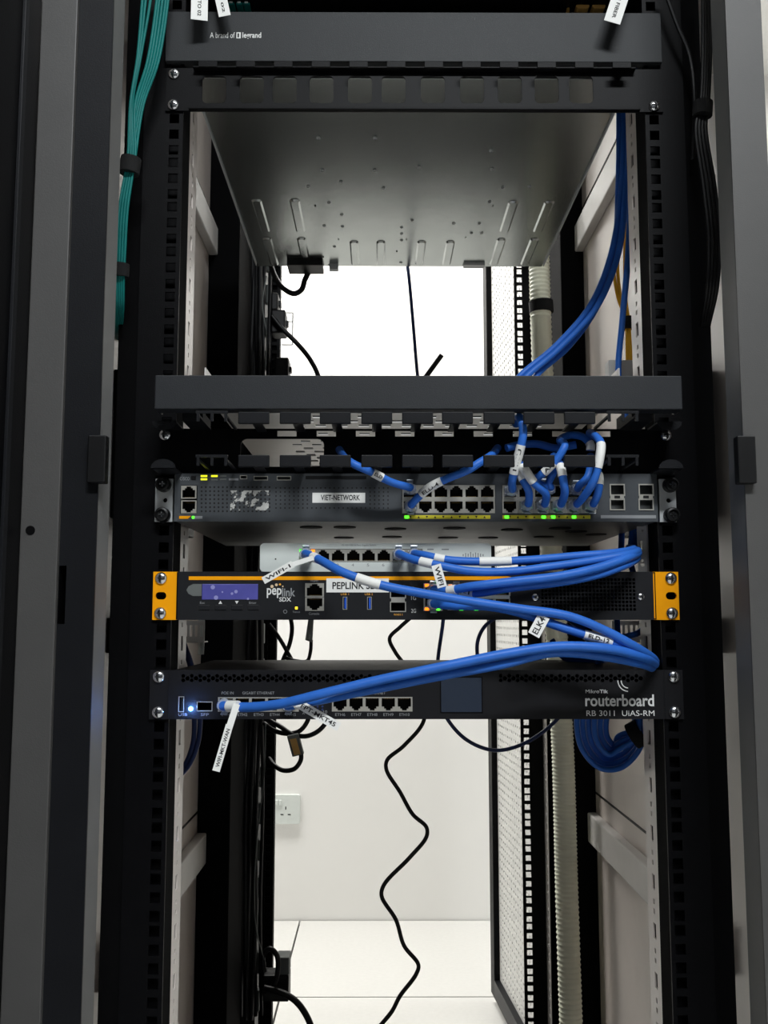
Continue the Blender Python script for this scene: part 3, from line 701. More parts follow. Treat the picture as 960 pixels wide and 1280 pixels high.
for i, r_ in enumerate(wanB): inst(SB[i % 2], 'port', ((r_[0] + r_[1]) / 2, YS, (r_[2] + r_[3]) / 2), sd)
for r_ in sf: plate('module_cage', 'port_metal', sd, rect(*r_), [rect(r_[0] + .9, r_[1] - .9, r_[2] + .9, r_[3] - .9)], YS - .6, 1.5)
fbox('cage_latch', 'port_metal', sd, 489, 746.5, 506, 753, YS - .5, .3, 1)
for r_ in uo:
    plate('usb_port', 'port_metal', sd, rect(*r_), [rect(r_[0] + .5, r_[1] - .5, r_[2] + .5, r_[3] - .5)], YS - .3, 1); bx('usb_tongue', 'usb_blue', sd, r_[0] + 1.6, r_[0] + 3.2, YS - .2, YS + 1.6, r_[2] + 1, r_[3] - 1)
st = R(236, 720.5, 646, 725, YS)
plate('orange_stripe', 'orange_paint', sd, [(st[0], st[2]), (st[1] - 8, st[2]), (st[1], (st[2] + st[3]) / 2), (st[1] - 8, st[3]), (st[0], st[3])], [], YS - .15, .15)
lcd = bx('display', 'lcd_glass', sd, lc[0], lc[1], YS - .6, YS + .5, lc[2], lc[3], .4)
for cx, cyp, rr_ in ((266, 734, 2), (270, 747, 2), (290, 742, 1.2), (295, 739.5, 1.6), (278, 740, .8), (310, 748.5, 1)):
    p = P(cx, cyp, YS - .6); plate('film_bubble', 'lcd_film', lcd, ngon(p.x, p.z, rr_, 10), [], YS - .72, .08)
fl_ = R(233, 730, 252, 745, YS); plate('film_tab', 'grey_plastic', sd, [(fl_[0] + 6, fl_[2]), (fl_[1], fl_[2]), (fl_[1], fl_[3]), (fl_[0] + 6, fl_[3]), (fl_[0] + 2, fl_[3] - 2), (fl_[0], (fl_[2] + fl_[3]) / 2), (fl_[0] + 2, fl_[2] + 2)], [], YS - .25, .2)
for i, s in enumerate(('Esc', None, None, 'Enter')):
    a = 248 + i * 20.5; r_ = R(a, 756, a + 14.5, 762.5, YS)
    plate('button_frame', 'cavity', sd, rect(r_[0] - .5, r_[1] + .5, r_[2] - .5, r_[3] + .5), [rect(*r_)], YS - .1, .12); bx('button', 'sdx_face', sd, r_[0] + .1, r_[1] - .1, YS - .9, YS, r_[2] + .1, r_[3] - .1, .4)
    if s: ftext(s, 'print_grey', sd, a + 2, 752, a + (8 if i == 0 else 11), 754.8, YS)
    else:
        p = P(a + 7, 753, YS); d = 1 if i == 1 else -1; plate('arrow_mark', 'print_white', sd, [(p.x - 1.7, p.z - d * 1.3), (p.x + 1.7, p.z - d * 1.3), (p.x, p.z + d * 1.5)], [], YS - .1, .08)
ftext('pep', 'print_white', sd, 333.5, 735, 352, 747.5, YS, True); ftext('link', 'print_grey', sd, 352.5, 735, 369, 745.5, YS, True); ftext('SDX', 'print_white', sd, 349, 746.5, 364, 752, YS, True)
for cx, cyp, rr_, m_ in ((340, 733, 1.5, 'print_tan'), (345.5, 731, 1.3, 'print_tan'), (350, 730.5, 1.0, 'print_orange'), (353.5, 733, .7, 'print_tan')):
    p = P(cx, cyp, YS); plate('logo_dot', m_, sd, ngon(p.x, p.z, rr_, 12), [], YS - .1, .08)
fbox('status_led', 'led_amber', sd, 369, 758.5, 372, 761.5, YS, .3); ftext('Status', 'print_grey', sd, 366, 763.5, 375, 766, YS)
p = P(356.5, 764.5, YS); plate('reset_mark', 'print_grey', sd, ngon(p.x, p.z, 1.8, 14), [ngon(p.x, p.z, 1.3, 14)], YS - .1, .08)
ftext('MGMT', 'print_grey', sd, 388, 725, 398, 727.5, YS); ftext('Console', 'print_grey', sd, 386, 765.5, 399, 768.5, YS)
ftext('USB 1', 'print_orange', sd, 426, 741.5, 436, 744, YS); ftext('USB 2', 'print_orange', sd, 456, 741.5, 466, 744, YS); ftext('WAN 1', 'print_orange', sd, 492, 767, 503, 769.5, YS)
ftext('1G', 'print_white', sd, 514, 745, 520, 750, YS); ftext('2G', 'print_white', sd, 514, 761, 520, 766, YS)
nl = fbox('name_label', 'paper', sd, 408, 723, 486, 740.5, YS, .3); ftext('PEPLINK SDX', 'ink', nl, 415.5, 727.5, 478.5, 736.5, YS - .3, True)
for a, b_, m_ in ((531, 730, 'led_orange'), (544, 730, 'led_green'), (531, 759.5, 'led_orange'), (545, 759.5, 'led_green'), (561, 731, 'led_orange'), (574, 759.5, 'led_green'), (593, 759.5, 'led_green'), (612, 759.5, 'led_green'), (618, 759.5, 'led_orange'), (631, 761.5, 'led_green')):
    fbox('port_led', m_, sd, a, b_, a + 5, b_ + 3.5, YS - .2, .3)
fbox('blank_cover', 'white_plastic', sd, 589, 744, 637, 748, YS - .3, .5)
for cx, cyp in ((669, 746.5), (801, 746)): p = P(cx, cyp, YS); inst(SSCREW, 'panel_screw', (p.x, YS, p.z), sd)
for sgn in (-1, 1):
    x0e, x1e, _, _ = R(191, 715, 221.5, 775, -3) if sgn < 0 else R(816.5, 715, 848.5, 775, -3)
    sx_ = sgn * EARX; ear = plate('rack_ear', 'orange_paint', sd, rect(x0e, x1e, z0, z1), [rrect(sx_ - 5, sx_ + 5, zc - 3.4, zc + 3.4, 3.3, 4)], -3.2, 2.6)
    for dz in (15.9, -15.9): inst(SCREW, 'screw', (sx_, -3.2, zc + dz), ear)

# ---- router (unit -2)
YM = -3.0; zc = zu(-2); z0, z1 = zc - 22, zc + 21.8
rt = thing('rack_router', 'black rack router with small display, blue light and honeycomb vents', 'router', (0, 0, z0))
eg1 = [R(272.5 + 20.2 * i, 871.5, 272.5 + 20.2 * (i + 1), 889.5, YM) for i in range(5)]; eg2 = [R(415 + 20.1 * i, 871, 415 + 20.1 * (i + 1), 889.5, YM) for i in range(5)]
us_ = R(223, 870.5, 230, 890, YM); sfm = R(246, 877, 265.5, 889, YM); dp = R(551.5, 847, 602, 890, YM)
ho = [rect(g[0][0], g[-1][1], g[0][2], g[0][3]) for g in (eg1, eg2)] + [rect(*us_), rect(*sfm)]
def honey(pa, pb):
    i = 0; px_ = pa
    while px_ < pb:
        for py_, on in ((845, i % 2 == 0), (850.5, True), (848, i % 2 == 1)):
            if py_ == 850.5 and i % 2 == 1: continue
            if on:
                p = P(px_, py_, YM); ho.append(ngon(p.x, p.z, 1.9 if py_ != 848 else 2.2, 6))
        px_ += 5.3; i += 1
honey(229, 512); honey(626, 806)
plate('front_panel', 'router_face', rt, rect(-241.3, 241.3, z0, z1), ho, YM, 2)
shell('chassis', 'black_paint', rt, -221, 221, YM + 2.4, 226, z0 + .3, z1 - .2, .6)
MM = (port_mesh(eg1[0][1] - eg1[0][0], eg1[0][3] - eg1[0][2], -1))
for r_ in eg1 + eg2: inst(MM, 'port', ((r_[0] + r_[1]) / 2, YM, (r_[2] + r_[3]) / 2), rt)
plate('usb_port', 'port_metal', rt, rect(*us_), [rect(us_[0] + .6, us_[1] - .6, us_[2] + .6, us_[3] - .6)], YM - .4, 1.2); bx('usb_tongue', 'dark_plastic', rt, us_[0] + 2, us_[0] + 3.4, YM, YM + 1.8, us_[2] + 1.5, us_[3] - 1.5)
plate('module_cage', 'port_metal', rt, rect(*sfm), [rect(sfm[0] + .6, sfm[1] - .6, sfm[2] + .6, sfm[3] - .6)], YM - .4, 1.2)
plate('display_bezel', 'black_paint', rt, rect(dp[0] - 1, dp[1] + 1, dp[2] - 1, dp[3] + 1), [rect(*dp)], YM - .3, .3); bx('display', 'dark_glass', rt, dp[0], dp[1], YM - .15, YM + .3, dp[2], dp[3])
pl = P(238.5, 886, YM); led = MB().lathe((pl.x, YM, pl.z), [(2.1, 0), (2.0, -.8), (1.2, -1.6), (.1, -1.8)], 12).build('power_led', 'led_blue', rt)
lt = bpy.data.lights.new('power_led_light', 'POINT'); lt.energy = .03; lt.color = (.15, .35, 1); lt.shadow_soft_size = .002
lo = bpy.data.objects.new('power_led_light', lt); lo.location = Vector((pl.x, YM - 6, pl.z)) * .001; C.objects.link(lo)
ftext('POE IN', 'print_grey', rt, 277, 864.5, 292, 868, YM); ftext('GIGABIT ETHERNET', 'print_grey', rt, 303, 864.5, 343, 868, YM); ftext('GIGABIT ETHERNET', 'print_grey', rt, 441, 864.5, 482, 868, YM)
for i in range(5):
    ftext('ETH%d' % (i + 1), 'print_grey', rt, 277 + 20.2 * i, 891.5, 289 + 20.2 * i, 895, YM); ftext('ETH%d' % (i + 6), 'print_grey', rt, 419 + 20.1 * i, 891.5, 431.5 + 20.1 * i, 895, YM)
ftext('SFP', 'print_grey', rt, 251, 891.5, 261, 895, YM); ftext('USB', 'print_grey', rt, 223, 891.5, 234, 895, YM); ftext('10', 'print_grey', rt, 404, 888, 409, 892, YM); ftext('A', 'print_grey', rt, 378, 890, 381, 893, YM)
for i in range(2):
    for j in range(4):
        p = P(397 + 6 * i, 875 + 4 * j, YM); plate('link_led', 'navy_pvc', rt, ngon(p.x, p.z, 1.0, 8), [], YM - .2, .2)
ftext('Mikro', 'print_white', rt, 732, 862, 749, 866.5, YM); ftext('Tik', 'print_white', rt, 749.5, 862, 760, 866.5, YM, True)
ftext('routerboard', 'print_white', rt, 731.5, 868, 817.5, 883, YM, True); ftext('RB 3011  UiAS-RM', 'print_white', rt, 733, 888, 818, 895, YM)
for k, rad in enumerate((6.5, 9.5)):
    c0 = P(784 + 1.5, 858, YM); arc = [Vector((c0.x + rad * math.cos(a), YM - .1, c0.z + 5 + rad * math.sin(a))) for a in [math.radians(178 + 11 * i) for i in range(9)]]
    MB().tube(arc, .55, 6).build('logo_arc', 'print_white', rt)
for sgn in (-1, 1): bx('ear_fold', 'black_frame', rt, sgn * 224.4 - .5, sgn * 224.4 + .5, YM - .35, YM, z0 + .5, z1 - .5)
screws(rt, [(s * EARX, zc + d) for s in (-1, 1) for d in (15.9, -15.9)], YM)

# ================================================================== cables
BG = 'blue patch cables'
def pin(px, py, Y): p = P(px, py, Y); return p.x, p.z
def blue(label, pts, plug_px=None, yf=None, side=-1, bands=(), r=3.5, group=BG):
    pl_ = None
    if plug_px: x, z = pin(plug_px[0], plug_px[1], yf); pl_ = (x, z, yf, side); pts = [None] + list(pts)
    w_ = []
    for p in pts: w_.append(P(*p) if p is not None else None)
    if plug_px: w_ = [Vector((x, yf - 10, z)), Vector((x, yf - 19, z))] + w_[1:]
    path = smooth_path(w_, 8)
    o = MB().tube(path, r, 12).build('patch_cable', 'blue_pvc', None, smooth=True); tag(o, label, 'cable', group)
    for bd in bands:
        i0, i1 = sorted((near(path, bd[0]), near(path, bd[1]))); i1 = max(i1, i0 + 1)
        lb = MB().tube(path[i0:i1 + 1], r + .45, 14).build('label_band', 'paper', o, smooth=True)
        if len(bd) > 2:
            a, b = path[i0], path[i1]; c = (a + b) / 2; nv = view_dir(c); u = (b - a).normalized()
            if u.x < 0: u = -u
            v = nv.cross(u).normalized(); text3(bd[2], 'ink', lb, c, u, v, (b - a).length * .75, r * .9, True, lift=r + .9)
    if pl_:
        pg = rj_plug(pl_, o); MB().tube(path[2:9], r + 1.7, 14, rf=lambda i: r + 2.0 - .2 * i).build('boot', 'clear_plastic', pg, smooth=True)
    return o
YFs = -9.0
# two cables out of the first port column of the rack switch
blue('blue patch cable rising leftwards from the first port column to the cable manager', [(490, 603, -36), (466, 591, -42), (444, 581, -46), (432, 573, -38), (424, 562, -10)], (512, 613), YFs, 1, [((466, 591), (478, 596), 'ELD')], 3.5)
blue('blue patch cable rising rightwards from the first port column with long white label', [(536, 610, -40), (562, 597, -46), (584, 588, -50), (600, 578, -50), (613, 570, -42), (622, 560, -10)], (513, 634), YFs, -1, [((524, 615), (553, 602), 'ELD-4')], 3.6)
# right-hand block
blue('blue patch cable climbing steeply through the manager with long white label', [(640, 603, -38), (643, 588, -44), (650, 562, -50), (654, 540, -52), (649, 521, -44), (645, 530, -20)], (637, 615), YFs, 1, [((641, 591), (651, 556), 'HISU')], 3.7)
blue('blue patch cable in the second bottom port of the right block', [(661, 615, -38), (654, 600, -42), (649, 588, -36), (640, 578, -22)], (656.5, 633), YFs, -1, [((648, 589), (653, 600))], 3.5)
blue('blue patch cable leaning left from the third bottom port with white label', [(682, 617, -40), (668, 604, -48), (658, 590, -50), (648, 578, -40)], (676.5, 633), YFs, -1, [((655, 583), (666, 602), 'WAN')], 3.6)
blue('blue patch cable standing upright in the fourth bottom port of the right block', [(706, 616, -42), (704, 600, -48), (700, 582, -44), (692, 570, -24)], (696.5, 633), YFs, -1, [((700, 581), (705, 595))], 3.7)
blue('blue patch cable arching to the far right with long white label', [(732, 618, -44), (742, 601, -54), (749, 575, -58), (751, 555, -54), (745, 546, -44), (737, 541, -30)], (716, 633), YFs, -1, [((748, 586), (752, 554), 'WAN-4')], 3.7)
blue('blue patch cable in the last bottom port of the right block', [(747, 618, -36), (749, 604, -38), (748, 592, -34), (742, 582, -20)], (736, 633), YFs, -1, [((748, 594), (749, 606))], 3.6)
blue('blue patch cable looping over the manager from the top row with small white label', [(670, 601, -34), (684, 587, -42), (697, 573, -46), (706, 557, -46), (700, 550, -30), (712, 544, -22), (728, 546, -26), (738, 556, -30), (738, 563, -30)], (678, 612), YFs, 1, [((681, 590), (692, 578), 'AP'), ((738, 552), (738, 564))], 3.5)
blue('short blue patch cable in the third top port of the right block', [(686, 604, -30), (692, 590, -32), (694, 574, -22)], (684, 613), YFs, 1, (), 3.4)
blue('blue patch cable curving right from the fifth top port of the right block', [(724, 607, -34), (734, 597, -38), (738, 582, -32), (738, 570, -18)], (717, 614), YFs, 1, [((738, 580), (738, 584))], 3.5)
blue('blue cable lying inside the cable manager behind the fingers', [(633, 560, -30), (650, 556, -26), (672, 555, -22), (694, 560, -22), (720, 556, -24)], None, None, 1, (), 3.6)

# desktop switch cables
YWs = 4.0
o = blue('blue patch cable from the first port of the white switch down to the right', [(400, 700, -40), (430, 716, -58), (475, 731, -62), (530, 742, -60), (590, 752, -58), (650, 761, -58), (710, 770, -58), (752, 786, -56), (790, 806, -52), (811, 819, -36), (819, 827, -8), (812, 830, 40)], (383.5, 694), YWs, 1, [((389, 698), (396, 700)), ((447, 721), (478, 732))], 3.9)
flag(o, (392, 697, -48), (364, 706, -51), 6); flag(o, (366, 705, -51.5), (329, 726, -53), 9, 'WIFI-1', flip=True)
o = blue('blue patch cable from the seventh port of the white switch with two white labels', [(516, 699, -34), (545, 706, -44), (590, 714, -46), (640, 714, -46), (690, 708, -44), (740, 701, -40), (785, 693, -34), (797, 689, 0), (790, 687, 60)], (498, 694), YWs, 1, [((527, 702), (539, 705))], 3.7)
flag(o, (545, 706, -50), (553, 734, -52), 12, 'WIFI')
blue('blue patch cable from the eighth port of the white switch with wide white label', [(530, 694, -30), (560, 700, -36), (605, 702, -38), (660, 700, -38), (720, 695, -34), (770, 691, -28), (791, 687, 0), (786, 685, 60)], (517, 694), YWs, 1, [((545, 698), (557, 700)), ((599, 702), (637, 702))], 3.7)
# load balancer cables
YSs = -6.0
blue('blue patch cable from the upper stacked port of the orange-eared appliance', [(560, 738, -34), (590, 733, -46), (640, 727, -52), (700, 720, -52), (750, 709, -46), (785, 697, -36), (797, 692, -4), (791, 690, 60)], (541, 738), YSs, 1, [((559, 738), (571, 736))], 3.9)
blue('blue patch cable from the first upper block port of the orange-eared appliance', [(592, 742, -38), (640, 735, -44), (700, 728, -46), (750, 718, -42), (783, 706, -34), (796, 698, -2), (791, 694, 60)], (569, 739), YSs, 1, [((577, 743), (591, 742), '1-1')], 3.5)
o = blue('blue patch cable from the lower stacked port sloping to the right rail', [(566, 757, -40), (610, 758, -48), (650, 766, -50), (690, 780, -52), (730, 793, -52), (775, 806, -50), (808, 822, -38), (817, 830, -10), (811, 833, 40)], (541, 755), YSs, -1, [((733, 790), (764, 803), 'ELD-12')], 3.9)
flag(o, (680, 770, -58), (667, 794, -60), 15, 'ELK4', flip=True)
# router cables
YMs = -3.0
o = blue('blue patch cable from the first router port sweeping across to the right rail', [(310, 884, -36), (350, 880, -48), (400, 868, -56), (470, 851, -60), (560, 832, -64), (640, 816, -64), (700, 808, -62), (760, 811, -58), (803, 821, -44), (818, 829, -14), (812, 832, 36)], (283, 880), YMs, -1, (), 4.2)
flag(o, (296, 880, -44), (287, 908, -48), 8); flag(o, (287, 906, -48.6), (270, 964, -54), 9, 'WIFI-MKT-WAN', flip=True)
MB().tube([P(285, 883, -30), P(298, 883, -36)], 5, 12).build('label_band', 'paper', o, smooth=True)
o = blue('blue patch cable from the fifth router port running under the first sweep', [(385, 878, -34), (420, 871, -44), (480, 859, -52), (560, 843, -56), (630, 830, -58), (690, 816, -56), (750, 820, -52), (798, 829, -40), (814, 834, -12), (809, 834, 36)], (362, 880), YMs, -1, [((371, 880), (380, 878))], 4.0)
flag(o, (372, 879, -40), (424, 909, -46), 11, 'FPT-MKT45')

# bundle dropping from the top right to the switch
def plain(name, label, pts, r, m, cat='cable', group=None, **k): return cable(name, label, pts, r, m, cat, group, **k)[0]
GB = 'blue cables dropping from the top right'
plain('patch_cable', 'outermost of the blue cables swinging down from the top right corner', [(786, 100, 150), (786, 150, 150), (782, 240, 155), (772, 320, 165), (745, 385, 180), (700, 435, 190), (655, 474, 190), (640, 500, 170)], 3.6, 'blue_pvc', group=GB)
plain('patch_cable', 'middle of the blue cables swinging down from the top right corner', [(779, 100, 152), (780, 150, 152), (777, 235, 158), (764, 318, 168), (738, 382, 184), (694, 433, 196), (650, 470, 196), (632, 498, 176)], 3.6, 'blue_pvc', group=GB)
plain('patch_cable', 'innermost of the blue cables swinging down from the top right corner', [(774, 100, 158), (774, 150, 158), (773, 230, 164), (768, 312, 174), (748, 380, 190), (712, 432, 200), (672, 468, 200), (655, 496, 180)], 3.4, 'blue_pvc', group=GB)
plain('patch_cable', 'blue cable hanging straight down beside the right rail above the manager', [(789, 100, 140), (789, 200, 140), (785, 320, 140), (778, 400, 140), (773, 470, 140), (785, 540, 130), (793, 640, 115), (795, 700, 110)], 3.4, 'blue_pvc', group=GB)
# yellow fibre pair on the right
for lab, dx in (('leftmost of the thin yellow fibre cables by the right rail', 0), ('middle one of the thin yellow fibre cables by the right rail', 5), ('rightmost of the thin yellow fibre cables by the right rail', 14)):
    plain('fibre_cable', lab, [(778 + dx, 250, 260), (770 + dx * .9, 290, 260), (767 + dx, 330, 260), (772 + dx * .7, 370, 260), (782 + dx * .25, 400, 260), (784 + dx * .3, 440, 260), (784 + dx * .3, 520, 260)], 2.1, 'yellow_pvc', group='yellow fibre cables', n=8)
def strap(name, label, a, b, r, mt='velcro', ry=None, group=None):
    p, q = P(*a), P(*b); o = MB().tube([p, q], r, 14).build(name, mt, None, smooth=True); return tag(o, label, 'cable tie', group)
strap('hook_and_loop_strap', 'black strap round the yellow fibre cables', (784, 397, 260), (785, 411, 260), 9)
p_ = P(776, 452, 215); wc = MB().box(p_.x - 14, p_.x + 14, 215, 235, p_.z - 30, p_.z + 2); wco = wc.build('cable_tag_card', 'paper', bevel=.5); tag(wco, 'white card hanging behind the blue cable beside the right rail', 'tag')

# teal fibres on the left, between frame and rail
tops = [(178, 0), (182, 0), (188, 0), (196, 0), (199, 0), (203, 0), (207, 0), (210, 0)]
ords = ('leftmost', 'second', 'third', 'fourth', 'fifth', 'sixth', 'seventh', 'rightmost')
for i, (tx, ty) in enumerate(tops):
    a = (i - 3.5); left = i < 3
    mid = (172 + i * 2.0, 70, -30 + a) if left else (184 + (i - 3) * 3.4, 78, -34 + a)
    plain('fibre_cable', '%s teal fibre cable of the bundle on the left, counted at the top edge' % ords[i],
          [(tx + (4 if left else 3), -40, -30 + a), (tx, ty, -30 + a), mid, (163 + i * 1.2 if left else 169 + (i - 3) * 2.6, 130, -34 + a), (160 + i % 4 * 3, 195, -38 + i // 4 * 3.4), (157 + i % 4 * 3, 215, -38 + i // 4 * 3.4), (149 + i % 4 * 3.4, 262, -38 + i // 4 * 3.4), (146 + i % 4 * 3.3, 318, -36 + i // 4 * 3.4), (146 + i % 4 * 2.8, 345, -34 + i // 4 * 3.4), (146 + i % 4 * 2.6, 385, -22 + i // 4 * 3.4), (145 + i % 4 * 2.2, 412, 20 + i // 4 * 3), (146 + i % 4 * 1.8, 425, 80 + i // 4 * 3), (150 + i % 4 * 1.6, 434, 140)],
          1.35, 'teal_pvc', group='teal fibre cables', n=8)
strap('hook_and_loop_strap', 'upper black strap round the teal fibre bundle', (164, 198, -36), (161, 217, -36), 9.5)
strap('hook_and_loop_strap', 'lower black strap round the teal fibre bundle', (151, 330, -33), (150, 346, -32), 8)
# black cables on the far right
for i, lab in enumerate(('leftmost', 'second', 'third', 'rightmost')):
    plain('power_cable', '%s black cable of the bundle at the far right edge of the rack' % lab, [(878 + i * 3.5, -30, -30), (879 + i * 3.2, 40, -30), (876 + i * 3, 128, -30), (870 + i * 4, 160, -30), (879 + i * 4.6, 230, -30), (886 + i * 4.5, 300, -30), (884 + i * 4, 360, -24), (878 + i * 3, 402, 0), (872 + i * 2, 440, 30)], 2.0, 'black_pvc', group='black cables at the right edge', n=8)
strap('hook_and_loop_strap', 'black strap round the black cable bundle at the far right', (879, 128, -30), (878, 145, -30), 9)
plain('power_cable', 'single black cable running down beside the top right rail', [(828, -20, -20), (846, 30, -20), (862, 70, -20), (868, 120, -20), (866, 200, -10)], 2.2, 'black_pvc', n=8)

# fibre plugs and paper tags above the top panel
for i, cx in enumerate((727, 747)):
    p = P(cx, 8, 16); b = MB().prism(rrect(p.x - 6.6, p.x + 6.6, p.z - 6, p.z + 6.5, 3), 10, 30); o = b.build('connector_cap', 'tan_plastic', bevel=.8)
    tag(o, ('left' if i == 0 else 'right') + ' one of two tan connector caps above the grey top panel', 'connector', 'tan connector caps')
plain('fibre_cable', 'thin tan fibre cable standing above the grey top panel', [(713, -30, 20), (712, 0, 18), (710, 12, 16), (709, 22, 14)], 1.6, 'tan_plastic', n=8)
for i, cx in enumerate((290, 300, 309)):
    p = P(cx, 5, 14); o = MB().box(p.x - 3.2, p.x + 3.2, 8, 30, p.z - 4.5, p.z + 9).build('fibre_connector', 'teal_pvc', bevel=.6)
    bx('ferrule', 'print_white', o, p.x - 1.6, p.x + 1.6, 6.5, 8, p.z - 3.2, p.z + 1)
    tag(o, ('leftmost', 'middle', 'rightmost')[i] + ' of three teal fibre connectors above the grey top panel', 'connector', 'teal fibre connectors')
for lab, a, b, wp, tx in (('leftmost white paper tag hanging over the grey top panel', (250, -30, -22), (249, 25, -24), 18, 'LINE 01 TO 02'), ('second white paper tag hanging over the grey top panel', (270, -30, -20), (281, 20, -22), 13, 'LINE 02'), ('white paper tag hanging over the right end of the grey top panel', (784, -30, -24), (765, 28, -28), 18, 'LINE 03 FIBER')):
    f = flag(None, a, b, wp, tx, name='paper_tag', th=.22); tag(f, lab, 'tag', 'paper tags over the top panel')
    wn = P(a[0], a[1], a[2]); 

# rear: conduit, hanging cables
path = smooth_path([P(672, 250, 640), P(676, 400, 630), P(684, 600, 622), P(696, 800, 615), P(704, 950, 612), P(708, 1100, 606), P(714, 1290, 596), P(718, 1420, 590)], 60)
cdt = MB().tube(path, 17, 18, rf=lambda i: 17.4 if i % 2 else 16.0).build('corrugated_conduit', 'conduit_pvc', None, smooth=True); tag(cdt, 'cream corrugated plastic conduit running down the right rear of the rack', 'conduit')
strap('hook_and_loop_strap', 'black strap holding the cream conduit near the server', (676, 377, 631), (677, 391, 631), 19.5)
plain('network_cable', 'thin navy cable from behind the white switch looping below the router to the right', [(546, 670, 296), (554, 720, 380), (554, 775, 480), (547, 830, 470), (548, 870, 470), (560, 900, 470), (585, 926, 470), (620, 938, 470), (660, 927, 470), (700, 895, 480), (720, 860, 480)], 2.6, 'navy_pvc')
plain('network_cable', 'thin navy cable hanging from the server rear in front of the bright wall', [(508, 322, 545), (511, 345, 545), (516, 400, 545), (521, 460, 540), (523, 480, 535)], 2.6, 'navy_pvc')
plain('network_cable', 'thin navy cable arching down just left of the rear rail', [(640, 760, 420), (622, 771, 420), (606, 783, 420), (597, 802, 420), (598, 830, 420), (604, 860, 420)], 2.6, 'navy_pvc')
plain('power_cable', 'black wavy cable zigzagging down in front of the white wall', [(548, 740, 560), (525, 762, 560), (500, 784, 560), (487, 798, 560), (494, 815, 560), (508, 834, 560), (526, 866, 560), (530, 900, 560), (505, 932, 560), (484, 950, 560), (483, 962, 560), (500, 990, 560), (516, 1018, 560), (533, 1034, 560), (533, 1046, 560), (512, 1072, 560), (480, 1106, 560), (477, 1120, 560), (495, 1150, 560), (505, 1182, 560), (523, 1206, 560), (520, 1218, 560), (500, 1245, 560), (490, 1264, 560), (470, 1290, 560), (455, 1330, 560)], 3.0, 'black_pvc', k=8)
# perforated shelf above the switch carrying a black box with a rod antenna (mostly behind the manager cover)
SHZ = 1132.0
sh = thing('perforated_shelf', 'grey perforated steel shelf glimpsed through the manager openings', 'shelf', (0, 420, SHZ))
hs = [(-150 + 26 * i + (j % 2) * 13, -150 + 26 * i + (j % 2) * 13 + 13, 120 + 26 * j, 120 + 26 * j + 14) for i in range(12) for j in range(24)]
MB().grid((-212, 212), (84, 790), hs, SHZ, SHZ + 1.5, lambda u, v, t: (u, v, t)).build('deck', 'brace_paint', sh)
for sgn in (-1, 1): bx('side_flange', 'brace_paint', sh, *sorted((sgn * 212.2, sgn * 213.6)), 84, 790, SHZ, SHZ + 26)
ab = thing('wireless_box', 'black box with a leaning rod antenna behind the raised manager cover', 'wireless device', (0, 600, SHZ + 1.6))
bx('casing', 'matte_black', ab, -205, 205, 450, 785, SHZ + 1.7, 1222, 3)
a0, a1 = P(552, 444, 470), P(528, 477, 470); a1.z = max(a1.z, 1224)
MB().tube([a0, a1], 3.6, 12).build('antenna', 'black_pvc', ab, smooth=True); MB().tube([(a1.x, 470, 1222.2), (a1.x, 470, 1231)], 7, 16).build('antenna_base', 'black_pvc', ab, smooth=True)

# right rear: blue cables gathered behind the appliances and the tied coil
RB = 'blue cables gathered at the right rear'
def loops(label, pts, r=3.2, g=RB): return plain('patch_cable', label, pts, r, 'blue_pvc', group=g, n=10)
loops('blue cable dropping behind the right end of the rack switch, left one', [(776, 640, 110), (777, 665, 120), (776, 690, 125), (770, 730, 140), (772, 790, 140), (778, 840, 130), (790, 880, 120)])
loops('blue cable dropping behind the right end of the rack switch, right one', [(788, 640, 100), (790, 665, 110), (788, 700, 118), (800, 745, 110), (806, 790, 100), (802, 830, 96), (796, 880, 110)])
loops('blue cable crossing diagonally under the right end of the orange-eared appliance', [(720, 790, 190), (735, 800, 180), (725, 820, 180), (710, 850, 190), (700, 880, 200)], 3.0)
loops('blue cable curving left under the right end of the orange-eared appliance', [(815, 770, 90), (800, 790, 100), (770, 800, 110), (750, 822, 120), (742, 860, 130)], 3.2)
loops('blue cable bowing through the gap above the router, upper one', [(705, 770, 170), (728, 786, 160), (752, 806, 150), (790, 812, 130), (818, 800, 100)], 3.2)
loops('blue cable bowing through the gap above the router, lower one', [(690, 800, 190), (705, 822, 180), (740, 826, 160), (776, 838, 140), (810, 846, 110)], 3.2)
loops('blue cable falling steeply behind the right end of the router', [(812, 700, 90), (808, 750, 90), (812, 800, 95), (806, 850, 100), (812, 905, 100)], 3.2)
for i in range(6):
    lab = ('outermost', 'second', 'third', 'fourth', 'fifth', 'innermost')[i] + ' loop of the tied blue cable coil below the router'
    d = i * 5.2; y_ = 150 + (i % 3) * 7
    loops(lab, [(726 + d * 1.5, 868, y_), (721 + d * 1.4, 905, y_), (728 + d * 1.2, 937 - d * .6, y_), (750 + d * .7, 960 - d * 1.1, y_), (775 - d * .1, 960 - d * 1.5, y_), (797 - d * .25, 940 - d * 1.0, y_ - 5), (806 - d * .5, 912, y_ - 10), (808 - d * .6, 868, y_ - 12)], 3.0, 'tied blue coil')
strap('hook_and_loop_strap', 'black strap round the blue coil below the router', (790, 921, 145), (802, 914, 141), 14)
loops('blue cable seen through the holes of the right rail below the router', [(850, 870, 30), (851, 900, 30), (853, 925, 30), (856, 945, 34)], 3.0)
